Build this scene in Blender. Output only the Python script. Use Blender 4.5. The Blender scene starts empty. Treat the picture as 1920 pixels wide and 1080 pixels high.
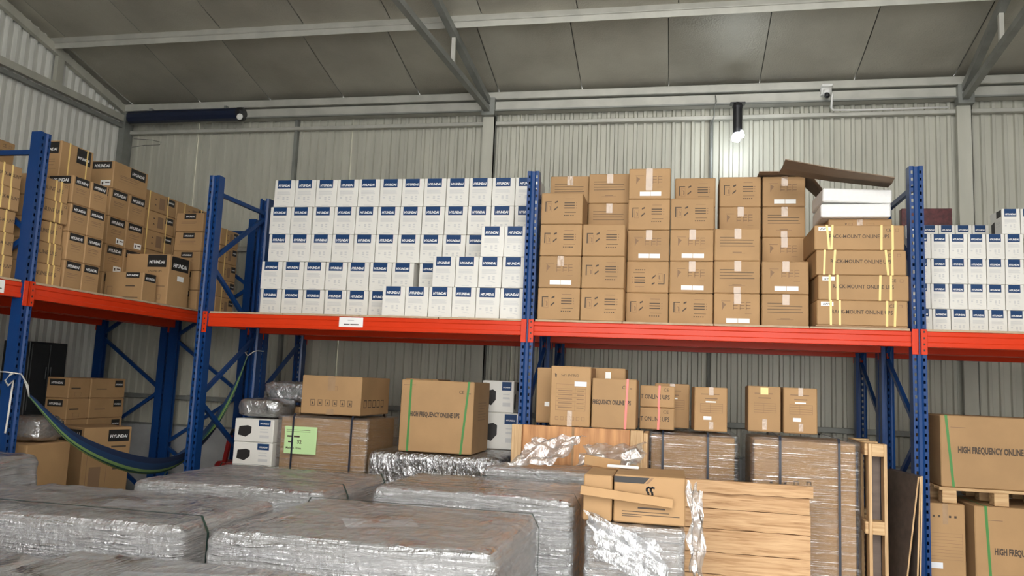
import bpy, math, random
from mathutils import Vector, Matrix, noise
random.seed(7)
SC = bpy.context.scene
COL = SC.collection
PI = math.pi

# ------------------------------------------------------------------ camera
F_PX = 1481.86
CAM = Vector((3.7816, -5.8385, 1.65))
RGT = Vector((0.97898246, 0.19958253, 0.04195428))
UPV = Vector((-0.01681623, -0.12601822, 0.99188539))
FWD = Vector((-0.20325, 0.97174391, 0.1200134))
cd = bpy.data.cameras.new('camera'); cam = bpy.data.objects.new('camera', cd); COL.objects.link(cam)
cd.sensor_width = 36.0; cd.lens = F_PX / 1920 * 36.0; cd.clip_start = 0.05
m = Matrix((RGT, UPV, -FWD)).transposed().to_4x4(); m.translation = CAM
cam.matrix_world = m
SC.camera = cam

# ------------------------------------------------------------------ world and exposure
W = bpy.data.worlds.new('world'); SC.world = W; W.use_nodes = True
bg = W.node_tree.nodes['Background']
bg.inputs[0].default_value = (1.0, 0.985, 0.955, 1); bg.inputs[1].default_value = 7.6
SC.view_settings.view_transform = 'Standard'; SC.view_settings.look = 'None'
SC.view_settings.exposure = 0.0; SC.view_settings.gamma = 1.0
SC.view_settings.use_curve_mapping = False

# ------------------------------------------------------------------ helpers
def at(px, py, ax, v):
    """point of the photograph's pixel on the world plane ax = v"""
    d = FWD + RGT * ((px - 960) / F_PX) + UPV * ((540 - py) / F_PX)
    k = 'XYZ'.index(ax)
    return CAM + d * ((v - CAM[k]) / d[k])

MATS = {}
def nt(mat):
    t = mat.node_tree
    return t, t.nodes, t.links
def mat(name, col, rough=0.6, metal=0.0, var=0.0, nscale=8.0, bump=0.0, bscale=120.0, stretch=(1, 1, 1), objvar=0.0, spec=0.5, col2=None, coat=0.0):
    M = bpy.data.materials.new(name); M.use_nodes = True
    t, N, L = nt(M); b = N['Principled BSDF']
    b.inputs['Roughness'].default_value = rough; b.inputs['Metallic'].default_value = metal
    b.inputs['Specular IOR Level'].default_value = spec
    if coat: b.inputs['Coat Weight'].default_value = coat; b.inputs['Coat Roughness'].default_value = 0.15
    b.inputs['Base Color'].default_value = (*col, 1)
    src = None
    if var or col2 or bump:
        tc = N.new('ShaderNodeTexCoord'); mp = N.new('ShaderNodeMapping'); mp.inputs['Scale'].default_value = stretch
        L.new(tc.outputs['Object'], mp.inputs['Vector'])
        if objvar:
            oi = N.new('ShaderNodeObjectInfo'); ad = N.new('ShaderNodeVectorMath'); ad.operation = 'ADD'
            cv = N.new('ShaderNodeCombineXYZ'); mu = N.new('ShaderNodeMath'); mu.operation = 'MULTIPLY'; mu.inputs[1].default_value = 37.0
            L.new(oi.outputs['Random'], mu.inputs[0]); L.new(mu.outputs[0], cv.inputs[0]); L.new(mu.outputs[0], cv.inputs[2])
            L.new(mp.outputs[0], ad.inputs[0]); L.new(cv.outputs[0], ad.inputs[1]); vec = ad.outputs[0]
        else: vec = mp.outputs[0]
    if var or col2:
        n = N.new('ShaderNodeTexNoise'); n.inputs['Scale'].default_value = nscale; n.inputs['Detail'].default_value = 5
        L.new(vec, n.inputs['Vector'])
        r = N.new('ShaderNodeValToRGB'); r.color_ramp.elements[0].position = 0.35; r.color_ramp.elements[1].position = 0.65
        c2 = col2 or tuple(c * (1 - var) for c in col)
        r.color_ramp.elements[0].color = (*c2, 1); r.color_ramp.elements[1].color = (*col, 1)
        L.new(n.outputs['Fac'], r.inputs[0]); src = r.outputs[0]
    if objvar:
        if src is None:
            rgb = N.new('ShaderNodeRGB'); rgb.outputs[0].default_value = (*col, 1); src = rgb.outputs[0]
        oi2 = N.new('ShaderNodeObjectInfo'); mr = N.new('ShaderNodeMapRange')
        mr.inputs['To Min'].default_value = 1 - objvar; mr.inputs['To Max'].default_value = 1 + objvar
        L.new(oi2.outputs['Random'], mr.inputs['Value'])
        hs = N.new('ShaderNodeHueSaturation'); L.new(mr.outputs[0], hs.inputs['Value']); L.new(src, hs.inputs['Color']); src = hs.outputs[0]
    if src is not None: L.new(src, b.inputs['Base Color'])
    if bump:
        n2 = N.new('ShaderNodeTexNoise'); n2.inputs['Scale'].default_value = bscale; n2.inputs['Detail'].default_value = 3
        L.new(vec, n2.inputs['Vector'])
        bp = N.new('ShaderNodeBump'); bp.inputs['Strength'].default_value = bump; bp.inputs['Distance'].default_value = 0.01
        L.new(n2.outputs['Fac'], bp.inputs['Height']); L.new(bp.outputs[0], b.inputs['Normal'])
    MATS[name] = M
    return M

mat('cardboard', (0.42, 0.252, 0.115), 0.75, var=0.10, nscale=5, bump=0.05, bscale=60, objvar=0.06)
mat('cardboard_edge', (0.36, 0.22, 0.115), 0.85, var=0.2, nscale=30)
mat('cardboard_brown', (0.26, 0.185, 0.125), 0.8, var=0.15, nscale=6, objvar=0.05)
mat('white_carton', (0.72, 0.70, 0.645), 0.55, var=0.03, nscale=4, objvar=0.03)
mat('navy_print', (0.007, 0.040, 0.125), 0.5, spec=0.3)
mat('black_print', (0.018, 0.016, 0.015), 0.55)
mat('ink', (0.07, 0.048, 0.032), 0.7)
mat('faded_ink', (0.24, 0.145, 0.08), 0.75)
mat('grey_print', (0.56, 0.555, 0.54), 0.6)
mat('white_print', (0.86, 0.86, 0.84), 0.6)
mat('tape', (0.40, 0.265, 0.155), 0.16, spec=0.7, var=0.12, nscale=14, bump=0.25, bscale=30)
mat('sticker', (0.85, 0.84, 0.80), 0.5)
mat('yellow_strap', (0.86, 0.62, 0.22), 0.35)
mat('green_strap', (0.07, 0.23, 0.06), 0.35)
mat('pink_strap', (0.85, 0.16, 0.13), 0.35)
mat('dark_strap', (0.012, 0.045, 0.035), 0.35)
mat('black_strap', (0.02, 0.025, 0.04), 0.4)
mat('blue_paint', (0.006, 0.043, 0.165), 0.33, var=0.15, nscale=3, bump=0.03, bscale=20, spec=0.35)
mat('red_paint', (0.62, 0.040, 0.008), 0.34, var=0.06, nscale=4, bump=0.04, bscale=14, spec=0.25)
mat('deck_board', (0.50, 0.37, 0.24), 0.75, var=0.2, nscale=20, stretch=(1, 4, 4))
mat('galv', (0.50, 0.49, 0.41), 0.5, metal=0.15, var=0.14, nscale=3, stretch=(2, 2, 0.4), bump=0.05, bscale=30)
mat('galv_white', (0.68, 0.67, 0.61), 0.45, metal=0.1, var=0.12, nscale=3, stretch=(2, 2, 0.4))
mat('galv_dark', (0.27, 0.275, 0.25), 0.5, metal=0.3, var=0.2, nscale=6)
mat('galv_light', (0.50, 0.49, 0.43), 0.45, metal=0.2, var=0.15, nscale=6)
mat('concrete', (0.42, 0.42, 0.41), 0.85, var=0.25, nscale=3, bump=0.2, bscale=25)
mat('floor_concrete', (0.40, 0.385, 0.36), 0.6, var=0.2, nscale=1.2, bump=0.05, bscale=30)
mat('pine', (0.60, 0.41, 0.215), 0.65, col2=(0.43, 0.255, 0.115), nscale=9, stretch=(0.5, 3, 9), bump=0.15, bscale=14, objvar=0.08)
mat('pine_up', (0.60, 0.41, 0.22), 0.65, col2=(0.43, 0.26, 0.12), nscale=9, stretch=(9, 3, 0.5), bump=0.1, bscale=14, objvar=0.08)
mat('plywood', (0.60, 0.30, 0.115), 0.55, col2=(0.38, 0.165, 0.055), nscale=4, stretch=(6, 3, 0.7), objvar=0.08)
mat('plywood_grey', (0.17, 0.125, 0.10), 0.6, var=0.3, nscale=5, stretch=(1, 2, 4))
mat('foam', (0.84, 0.83, 0.80), 0.8, var=0.04, nscale=40)
mat('black_plastic', (0.02, 0.02, 0.022), 0.35)
mat('white_plastic', (0.75, 0.74, 0.70), 0.4)
mat('navy_tube', (0.010, 0.016, 0.040), 0.4)
mat('green_paper', (0.52, 0.74, 0.36), 0.7)
mat('white_paper', (0.72, 0.73, 0.76), 0.7, var=0.06, nscale=20)
mat('rope', (0.74, 0.72, 0.66), 0.8, bump=0.4, bscale=200)
mat('maroon', (0.12, 0.022, 0.025), 0.4, var=0.5, nscale=30)
mat('red_machine', (0.30, 0.02, 0.02), 0.4)
mat('grey_bag', (0.16, 0.145, 0.10), 0.35, var=0.4, nscale=10)

def foil():
    M = mat('foil', (0.52, 0.495, 0.415), 0.42, metal=0.3, col2=(0.39, 0.365, 0.30), nscale=1.3, bump=0.45, bscale=70, objvar=0.10)
foil()

mat('load_grey', (0.17, 0.135, 0.108), 0.75, var=0.12, nscale=4, objvar=0.08)
mat('apron', (0.54, 0.575, 0.62), 0.8, var=0.1, nscale=1)  # kept pale and bluish so the unseen yard reflects cool daylight
mat('dark_wall', (0.17, 0.17, 0.155), 0.6, var=0.15, nscale=2)  # dark tone for the added unseen walls, so they bounce little light
mat('charcoal', (0.03, 0.032, 0.033), 0.5, var=0.2, nscale=3)
def wood_board():
    """weathered raw board: long horizontal grain with dark knots and tears"""
    M = bpy.data.materials.new('raw_board'); M.use_nodes = True; t, N, L = nt(M); b = N['Principled BSDF']
    b.inputs['Roughness'].default_value = 0.7
    tc = N.new('ShaderNodeTexCoord'); oi = N.new('ShaderNodeObjectInfo')
    mp = N.new('ShaderNodeMapping'); mp.inputs['Scale'].default_value = (2.0, 3, 34)
    mu = N.new('ShaderNodeVectorMath'); mu.operation = 'SCALE'; mu.inputs[0].default_value = (13, 7, 29); L.new(oi.outputs['Random'], mu.inputs['Scale'])
    ad = N.new('ShaderNodeVectorMath'); L.new(tc.outputs['Object'], ad.inputs[0]); L.new(mu.outputs[0], ad.inputs[1]); L.new(ad.outputs[0], mp.inputs[0])
    n = N.new('ShaderNodeTexNoise'); n.inputs['Scale'].default_value = 2.2; n.inputs['Detail'].default_value = 7; n.inputs['Distortion'].default_value = 0.6
    L.new(mp.outputs[0], n.inputs[0])
    r = N.new('ShaderNodeValToRGB'); e = r.color_ramp.elements
    e[0].position = 0.27; e[0].color = (0.24, 0.12, 0.05, 1); e[1].position = 0.70; e[1].color = (0.62, 0.40, 0.215, 1)
    k = e.new(0.38); k.color = (0.42, 0.24, 0.11, 1); k2 = e.new(0.50); k2.color = (0.53, 0.325, 0.165, 1)
    L.new(n.outputs[0], r.inputs[0]); L.new(r.outputs[0], b.inputs['Base Color'])
    bp = N.new('ShaderNodeBump'); bp.inputs['Strength'].default_value = 0.35; bp.inputs['Distance'].default_value = 0.01
    L.new(n.outputs[0], bp.inputs['Height']); L.new(bp.outputs[0], b.inputs['Normal'])
    MATS['raw_board'] = M
wood_board()

def film(name, dens=0.20, edge=0.85, haze=0.10, rough=0.10, sx=(2, 2, 26), bump=1.0, bdist=0.02, fine=0.35, streak=0.35):
    """stretch film: thin clear plastic; a sharp wrinkled gloss and a little milky haze over a see-through body"""
    M = bpy.data.materials.new(name); M.use_nodes = True; t, N, L = nt(M); N.remove(N['Principled BSDF'])
    gl = N.new('ShaderNodeBsdfGlossy'); gl.inputs['Roughness'].default_value = rough; gl.inputs['Color'].default_value = (0.92, 0.93, 0.95, 1)
    df = N.new('ShaderNodeBsdfDiffuse'); df.inputs['Color'].default_value = (0.55, 0.555, 0.55, 1)
    tr = N.new('ShaderNodeBsdfTransparent'); tr.inputs[0].default_value = (0.95, 0.95, 0.95, 1)
    tc = N.new('ShaderNodeTexCoord'); mp = N.new('ShaderNodeMapping'); mp.inputs['Scale'].default_value = sx
    mp.inputs['Rotation'].default_value = (0.05, 0.08, 0.1); L.new(tc.outputs['Object'], mp.inputs[0])
    n = N.new('ShaderNodeTexNoise'); n.inputs['Scale'].default_value = 2.5; n.inputs['Detail'].default_value = 6; n.inputs['Distortion'].default_value = 0.8
    L.new(mp.outputs[0], n.inputs[0])
    mp2 = N.new('ShaderNodeMapping'); mp2.inputs['Scale'].default_value = (26, 5, 14); mp2.inputs['Rotation'].default_value = (0.4, 0.3, 0.7); L.new(tc.outputs['Object'], mp2.inputs[0])
    n2 = N.new('ShaderNodeTexNoise'); n2.inputs['Scale'].default_value = 1.0; n2.inputs['Detail'].default_value = 5; n2.inputs['Distortion'].default_value = 1.5
    L.new(mp2.outputs[0], n2.inputs[0])
    sm = N.new('ShaderNodeMath'); sm.operation = 'MULTIPLY_ADD'; sm.inputs[1].default_value = fine
    L.new(n2.outputs[0], sm.inputs[0]); L.new(n.outputs[0], sm.inputs[2])
    bp = N.new('ShaderNodeBump'); bp.inputs['Strength'].default_value = bump; bp.inputs['Distance'].default_value = bdist
    L.new(sm.outputs[0], bp.inputs['Height']); L.new(bp.outputs[0], gl.inputs['Normal'])
    lw = N.new('ShaderNodeLayerWeight'); lw.inputs['Blend'].default_value = 0.35; L.new(bp.outputs[0], lw.inputs['Normal'])
    mr = N.new('ShaderNodeMapRange'); mr.inputs['To Min'].default_value = dens; mr.inputs['To Max'].default_value = edge; L.new(lw.outputs['Facing'], mr.inputs['Value'])
    st = N.new('ShaderNodeMapRange'); st.inputs['From Min'].default_value = 0.50; st.inputs['From Max'].default_value = 0.66; st.inputs['To Max'].default_value = streak
    L.new(n.outputs[0], st.inputs['Value']); sa = N.new('ShaderNodeMath'); sa.operation = 'ADD'; sa.use_clamp = True
    L.new(mr.outputs[0], sa.inputs[0]); L.new(st.outputs[0], sa.inputs[1])
    m1 = N.new('ShaderNodeMixShader'); m1.inputs[0].default_value = haze; L.new(tr.outputs[0], m1.inputs[1]); L.new(df.outputs[0], m1.inputs[2])
    m2 = N.new('ShaderNodeMixShader'); L.new(sa.outputs[0], m2.inputs[0]); L.new(m1.outputs[0], m2.inputs[1]); L.new(gl.outputs[0], m2.inputs[2])
    L.new(m2.outputs[0], N['Material Output'].inputs['Surface']); MATS[name] = M
film('film', 0.38, 0.62, 0.42, bdist=0.04, fine=0.6, rough=0.10, streak=0.55)
film('film_thin', 0.05, 0.35, 0.03, rough=0.08, streak=0.45, sx=(1.2, 1.2, 55), bdist=0.012, fine=0.15)
film('film_heavy', 0.45, 0.9, 0.25, rough=0.10, sx=(12, 12, 3), bdist=0.03)
film('film_loose', 0.24, 0.7, 0.30, rough=0.12, sx=(6, 6, 6), streak=0.3)

def hammock_mat():
    M = bpy.data.materials.new('hammock_cloth'); M.use_nodes = True; t, N, L = nt(M); b = N['Principled BSDF']; b.inputs['Roughness'].default_value = 0.85
    uv = N.new('ShaderNodeUVMap'); sp = N.new('ShaderNodeSeparateXYZ'); L.new(uv.outputs[0], sp.inputs[0])
    r = N.new('ShaderNodeValToRGB'); r.color_ramp.interpolation = 'CONSTANT'; e = r.color_ramp.elements
    cs = [(0, (0.010, 0.03, 0.085)), (0.16, (0.02, 0.08, 0.10)), (0.28, (0.16, 0.30, 0.09)), (0.42, (0.34, 0.44, 0.14)), (0.50, (0.02, 0.09, 0.07)), (0.60, (0.22, 0.36, 0.12)), (0.72, (0.010, 0.04, 0.11)), (0.88, (0.008, 0.02, 0.06))]
    e[0].position, e[0].color = cs[0][0], (*cs[0][1], 1); e[1].position, e[1].color = cs[1][0], (*cs[1][1], 1)
    for p, c in cs[2:]:
        k = e.new(p); k.color = (*c, 1)
    L.new(sp.outputs[1], r.inputs[0]); L.new(r.outputs[0], b.inputs['Base Color']); MATS['hammock_cloth'] = M
hammock_mat()

def emis(name, col, s):
    M = bpy.data.materials.new(name); M.use_nodes = True; t, N, L = nt(M); b = N['Principled BSDF']
    b.inputs['Emission Color'].default_value = (*col, 1); b.inputs['Emission Strength'].default_value = s; MATS[name] = M
emis('bulb_glow', (0.85, 0.93, 1.0), 60)

# ---- geometry: a geo is (verts, faces)
def gbox(x0, x1, y0, y1, z0, z1, c=0.0):
    if c <= 0:
        v = [(x, y, z) for z in (z0, z1) for y in (y0, y1) for x in (x0, x1)]
        return v, [(0, 2, 3, 1), (4, 5, 7, 6), (0, 1, 5, 4), (2, 6, 7, 3), (0, 4, 6, 2), (1, 3, 7, 5)]
    c = min(c, (x1 - x0) * .4, (y1 - y0) * .4, (z1 - z0) * .4)
    v = []; idx = {}
    X = (x0, x1); Y = (y0, y1); Z = (z0, z1)
    for i in (0, 1):
        for j in (0, 1):
            for k in (0, 1):
                sx, sy, sz = (1, -1)[i], (1, -1)[j], (1, -1)[k]
                for a in range(3):
                    p = [X[i] + sx * c, Y[j] + sy * c, Z[k] + sz * c]; p[a] -= (sx, sy, sz)[a] * c
                    idx[(i, j, k, a)] = len(v); v.append(tuple(p))
    f = []
    g = idx
    for i in (0, 1):
        q = [g[(i, 0, 0, 0)], g[(i, 1, 0, 0)], g[(i, 1, 1, 0)], g[(i, 0, 1, 0)]]; f.append(q if i else q[::-1])
        q = [g[(0, i, 0, 1)], g[(0, i, 1, 1)], g[(1, i, 1, 1)], g[(1, i, 0, 1)]]; f.append(q if i else q[::-1])
        q = [g[(0, 0, i, 2)], g[(1, 0, i, 2)], g[(1, 1, i, 2)], g[(0, 1, i, 2)]]; f.append(q if i else q[::-1])
    cen = Vector(((x0 + x1) / 2, (y0 + y1) / 2, (z0 + z1) / 2))
    def add(q):
        a, b_, d = Vector(v[q[0]]), Vector(v[q[1]]), Vector(v[q[2]])
        n = (b_ - a).cross(d - a); mid = sum((Vector(v[k]) for k in q), Vector()) / len(q)
        f.append(q if n.dot(mid - cen) > 0 else q[::-1])
    for a in range(3):
        b_, d = [t for t in range(3) if t != a]
        for s in (0, 1):
            for u in (0, 1):
                def key(k, w):
                    ijk = [0, 0, 0]; ijk[a] = k; ijk[b_] = s; ijk[d] = u; return g[(*ijk, w)]
                add([key(0, b_), key(1, b_), key(1, d), key(0, d)])
    for i in (0, 1):
        for j in (0, 1):
            for k in (0, 1): add([g[(i, j, k, 0)], g[(i, j, k, 1)], g[(i, j, k, 2)]])
    return v, f
def gbar(a, b, w, h=None, up=Vector((0, 0, 1))):
    """square bar from a to b"""
    a = Vector(a); b = Vector(b); h = h or w; d = (b - a).normalized()
    if abs(d.dot(up)) > 0.98: up = Vector((0, 1, 0))
    s = d.cross(up).normalized(); u = s.cross(d)
    v = []
    for p in (a, b):
        for i, j in ((-1, -1), (1, -1), (1, 1), (-1, 1)): v.append(tuple(p + s * (i * w / 2) + u * (j * h / 2)))
    return v, [(0, 1, 2, 3)[::-1], (4, 5, 6, 7), (0, 1, 5, 4), (1, 2, 6, 5), (2, 3, 7, 6), (3, 0, 4, 7)]
def gtube(pts, r, n=8, cap=True):
    pts = [Vector(p) for p in pts]; v = []; f = []
    rs = r if isinstance(r, (list, tuple)) else [r] * len(pts)
    up = Vector((0, 0, 1))
    for i, p in enumerate(pts):
        d = (pts[min(i + 1, len(pts) - 1)] - pts[max(i - 1, 0)]).normalized()
        u = up if abs(d.dot(up)) < 0.95 else Vector((0, 1, 0))
        s = d.cross(u).normalized(); t = s.cross(d)
        for k in range(n):
            a = 2 * PI * k / n; v.append(tuple(p + (s * math.cos(a) + t * math.sin(a)) * rs[i]))
    for i in range(len(pts) - 1):
        for k in range(n):
            a, b = i * n + k, i * n + (k + 1) % n; f.append((a, a + n, b + n, b))
    if cap: f.append(tuple(range(n))); f.append(tuple(range((len(pts) - 1) * n, len(pts) * n))[::-1])
    return v, f
def gext(profile, L, axis='x'):
    """closed 2-D profile (y,z) extruded along x from 0 to L"""
    n = len(profile); v = [(0, y, z) for y, z in profile] + [(L, y, z) for y, z in profile]
    f = [(i, (i + 1) % n, n + (i + 1) % n, n + i) for i in range(n)] + [tuple(range(n))[::-1], tuple(range(n, 2 * n))]
    return v, f
def glathe(prof, n=20, c=(0, 0, 0)):
    v = []; f = []
    for r, z in prof:
        for k in range(n):
            a = 2 * PI * k / n; v.append((c[0] + r * math.cos(a), c[1] + r * math.sin(a), c[2] + z))
    for i in range(len(prof) - 1):
        for k in range(n):
            a, b = i * n + k, i * n + (k + 1) % n; f.append((a, b, b + n, a + n))
    f.append(tuple(range(n))[::-1]); f.append(tuple(range((len(prof) - 1) * n, len(prof) * n)))
    return v, f
def gmove(g, M):
    return [tuple(M @ Vector(p)) for p in g[0]], g[1]
def make_mesh(name, parts, smooth=False):
    """parts: [(geo, material name)]"""
    v = []; f = []; mi = []; ms = []
    for g, mn in parts:
        if mn not in ms: ms.append(mn)
        o = len(v); v += g[0]; f += [tuple(i + o for i in q) for q in g[1]]; mi += [ms.index(mn)] * len(g[1])
    me = bpy.data.meshes.new(name); me.from_pydata(v, [], f)
    for mn in ms: me.materials.append(MATS[mn])
    me.polygons.foreach_set('material_index', mi)
    if smooth: me.polygons.foreach_set('use_smooth', [True] * len(f))
    me.update()
    return me
def link(name, data, parent=None, loc=(0, 0, 0), rot=(0, 0, 0)):
    o = bpy.data.objects.new(name, data); COL.objects.link(o)
    o.location = loc; o.rotation_euler = rot
    if parent is not None: o.parent = parent
    return o
def ob(name, parts, parent=None, loc=(0, 0, 0), rot=(0, 0, 0), smooth=False):
    return link(name, make_mesh(name, parts, smooth), parent, loc, rot)
def tag(o, label, cat, group=None):
    o['label'] = label; o['category'] = cat
    if group: o['group'] = group
    return o
def struct(o, label=None):
    o['kind'] = 'structure'
    if label: o['label'] = label
    return o
def empty(name, loc=(0, 0, 0), rz=0, parent=None):
    return link(name, None, parent, loc, (0, 0, rz))

TXT = {}
def text_geo(s, bold=0.0, shear=0.0):
    """lettering as flat faces, width 1, lower left at the origin; also its height"""
    k = (s, bold, shear)
    if k in TXT: return TXT[k]
    c = bpy.data.curves.new('lettering', 'FONT'); c.body = s; c.resolution_u = 2; c.offset = bold; c.shear = shear; c.fill_mode = 'FRONT'
    o = bpy.data.objects.new('lettering', c); COL.objects.link(o)
    dg = bpy.context.evaluated_depsgraph_get(); me = bpy.data.meshes.new_from_object(o.evaluated_get(dg))
    v = [tuple(p.co) for p in me.vertices]; f = [tuple(q.vertices) for q in me.polygons]
    bpy.data.objects.remove(o); bpy.data.curves.remove(c); bpy.data.meshes.remove(me)
    x0 = min(p[0] for p in v); x1 = max(p[0] for p in v); y0 = min(p[1] for p in v); y1 = max(p[1] for p in v); w = x1 - x0
    v = [((p[0] - x0) / w, (p[1] - y0) / w) for p in v]
    TXT[k] = (v, f, (y1 - y0) / w)
    return TXT[k]

class Decal:
    """flat print on a face: x to the right, z up, lying just in front of y = 0"""
    def __init__(s, w, h): s.w, s.h, s.parts = w, h, []
    def rect(s, x0, x1, z0, z1, m, lift=0.0008):
        s.parts.append((([(x0 * s.w, -lift, z0 * s.h), (x1 * s.w, -lift, z0 * s.h), (x1 * s.w, -lift, z1 * s.h), (x0 * s.w, -lift, z1 * s.h)], [(0, 1, 2, 3)]), m)); return s
    def poly(s, pts, m, lift=0.0008):
        s.parts.append((([(x * s.w, -lift, z * s.h) for x, z in pts], [tuple(range(len(pts)))]), m)); return s
    def frame(s, x0, x1, z0, z1, m, t=0.012, lift=0.0008):
        tz = t * s.w / s.h
        s.rect(x0, x1, z0, z0 + tz, m, lift); s.rect(x0, x1, z1 - tz, z1, m, lift); s.rect(x0, x0 + t, z0, z1, m, lift); s.rect(x1 - t, x1, z0, z1, m, lift); return s
    def text(s, t, x0, x1, z0, m, bold=0.0, shear=0.0, lift=0.0012, hs=1.0, flip=False):
        v, f, r = text_geo(t, bold, shear); ww = (x1 - x0) * s.w
        if flip: P = [(x1 * s.w - p[0] * ww, -lift, z0 * s.h + (r - p[1]) * ww * hs) for p in v]
        else: P = [(x0 * s.w + p[0] * ww, -lift, z0 * s.h + p[1] * ww * hs) for p in v]
        s.parts.append(((P, f), m)); return s
    def stroke(s, pts, wd, m, lift=0.0008):
        P = [Vector((x * s.w, z * s.h)) for x, z in pts]
        for i in range(len(P) - 1):
            d = (P[i + 1] - P[i]).normalized() * wd * .5; n = Vector((-d.y, d.x)); a, b = P[i] - d * .5, P[i + 1] + d * .5
            s.parts.append((([(q.x, -lift, q.y) for q in (a - n, b - n, b + n, a + n)], [(0, 1, 2, 3)]), m))
        return s
    def lines(s, x0, x1, zs, m, t=0.02, seed=0, lift=0.0008):
        rr = random.Random(seed)
        for z in zs: s.rect(x0, x0 + (x1 - x0) * rr.uniform(.75, 1), z, z + t, m, lift)
        return s
DEC = {}
def put_decal(o, face, dims, name, key, fn):
    w, d, h = dims
    fw = w if face in ('-Y', 'T') else d
    fh = d if face == 'T' else h
    k = (key, round(fw, 3), round(fh, 3))
    if k not in DEC:
        D = Decal(fw, fh); fn(D); DEC[k] = make_mesh(name, D.parts)
    me = DEC[k]
    if face == '-Y': return link(name, me, o, (-w / 2, -d / 2, 0))
    if face == '+X': return link(name, me, o, (w / 2, -d / 2, 0), (0, 0, PI / 2))
    if face == '-X': return link(name, me, o, (-w / 2, d / 2, 0), (0, 0, -PI / 2))
    if face == 'T': return link(name, me, o, (-w / 2, -d / 2, h), (-PI / 2, 0, 0))
BODY = {}
def carton(label, x0, x1, y0, y1, z0, z1, mat_='cardboard', group=None, decals=(), rz=0.0, name='carton', cat='box', c=0.006, jit=0.0, straps=None, sax='y'):
    w, d, h = x1 - x0, y1 - y0, z1 - z0
    k = (round(w, 3), round(d, 3), round(h, 3), mat_)
    if k not in BODY: BODY[k] = make_mesh('carton_body', [(gbox(-w / 2, w / 2, -d / 2, d / 2, 0, h, c), mat_)])
    j = random.uniform(-jit, jit)
    o = link(name, BODY[k], None, ((x0 + x1) / 2 , (y0 + y1) / 2 + abs(j) , z0), (0, 0, rz + j * 0.6))
    tag(o, label, cat, group)
    for face, nm, key, fn in decals: put_decal(o, face, (w, d, h), nm, key, fn)
    if straps:
        sm, pos = straps
        for q in pos: put_strap(o, w, d, h, q, sm, sax)
    return o
def put_strap(o, w, d, h, q, sm, sax='y', bw=0.015):
    if sm == 'green_strap': bw = 0.017
    k = ('strap', sm, sax, round(w, 3), round(d, 3), round(h, 3), q)
    if k not in DEC:
        e = 0.002; L = d if sax == 'y' else w
        if isinstance(q, tuple): q0, q1 = q
        else: q0 = q1 = q
        Wd = w if sax == 'y' else d
        a, b_ = (q0 - .5) * Wd, (q1 - .5) * Wd   # foot and head of the front run
        def band(p0, p1):
            (xa, ya, za), (xb, yb, zb) = p0, p1
            v = [(xa - bw / 2, ya, za), (xa + bw / 2, ya, za), (xb + bw / 2, yb, zb), (xb - bw / 2, yb, zb)]
            return v, [(0, 1, 2, 3)]
        y0 = -L / 2 - e; y1 = L / 2 + e
        gs = [band((a, y0, 0), (b_, y0, h + e)), band((b_, y0, h + e), (b_, y1, h + e)), band((b_, y1, h + e), (a, y1, 0))]
        if sax == 'x': gs = [gmove(g, Matrix.Rotation(PI / 2, 4, 'Z')) for g in gs]
        DEC[k] = make_mesh('strap', [(g, sm) for g in gs])
    return link('strap', DEC[k], o)
ORD = ['first', 'second', 'third', 'fourth', 'fifth', 'sixth', 'seventh', 'eighth', 'ninth', 'tenth', 'eleventh', 'twelfth', 'thirteenth']
ROWN = ['bottom', 'second', 'third', 'fourth', 'fifth', 'sixth']

# ------------------------------------------------------------------ the building
YW, XL, XR, YF = 2.1, -2.62, 10.6, -6.5
ROOF0, RS = 4.70, 0.235                       # roof underside at the back wall, rise per metre towards the front
def roofz(y): return ROOF0 + RS * (2.05 - y)

struct(ob('floor', [(gbox(XL - 0.1, XR, YF, YW + 0.1, -0.12, 0), 'floor_concrete')]))
struct(ob('ground', [(gbox(XL - 12, XR + 12, YF - 22, YF, -0.14, -0.01), 'apron')]), 'light concrete yard outside the open warehouse door')  # unseen reflector for the film fronts and the ceiling

def sheet_profile(width, pitch, depth):
    """trapezoidal sheet cross-section: (along, out) points"""
    pts = []; n = max(1, round(width / pitch)); p = width / n
    for i in range(n):
        x = i * p
        pts += [(x, 0), (x + p * .52, 0), (x + p * .62, depth), (x + p * .90, depth)]
    pts.append((width, 0))
    return pts
def wall_sheet(width, z0, z1, pitch, depth, ztop=None):
    pts = sheet_profile(width, pitch, depth); n = len(pts); v = []; f = []
    for a, o_ in pts: v.append((a, -o_, z0))
    for a, o_ in pts: v.append((a, -o_, z1 if ztop is None else z1 + ztop * a))
    for i in range(n - 1): f.append((i, i + 1, n + i + 1, n + i))
    return v, f
wb = struct(empty('wall_back'), 'pale galvanised corrugated steel back wall')
sw = 0.95; x = XL; i = 0
sheet_me = make_mesh('steel_sheet', [(wall_sheet(sw + 0.012, 0.9, 4.72, 0.095, 0.022), 'galv')])
while x < XR:
    link('steel_sheet', sheet_me, wb, (x, YW + (0.002 if i % 2 else 0), 0)); x += sw; i += 1
wl = struct(empty('wall_left'), 'pale galvanised corrugated steel side wall')
y = YW; i = 0
while y > YF:
    z1 = roofz(y) + 0.02
    g = wall_sheet(sw + 0.012, 0.9, z1, 0.105, 0.040, ztop=RS)
    # local x runs towards -Y, outwards (-y local) faces +X
    M = Matrix.Translation((XL, y, 0)) @ Matrix.Rotation(-PI / 2, 4, 'Z') @ Matrix.Scale(-1, 4, (0, 1, 0))
    ob('steel_sheet', [(gmove(g, M), 'galv_white')], wl); y -= sw; i += 1
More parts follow.
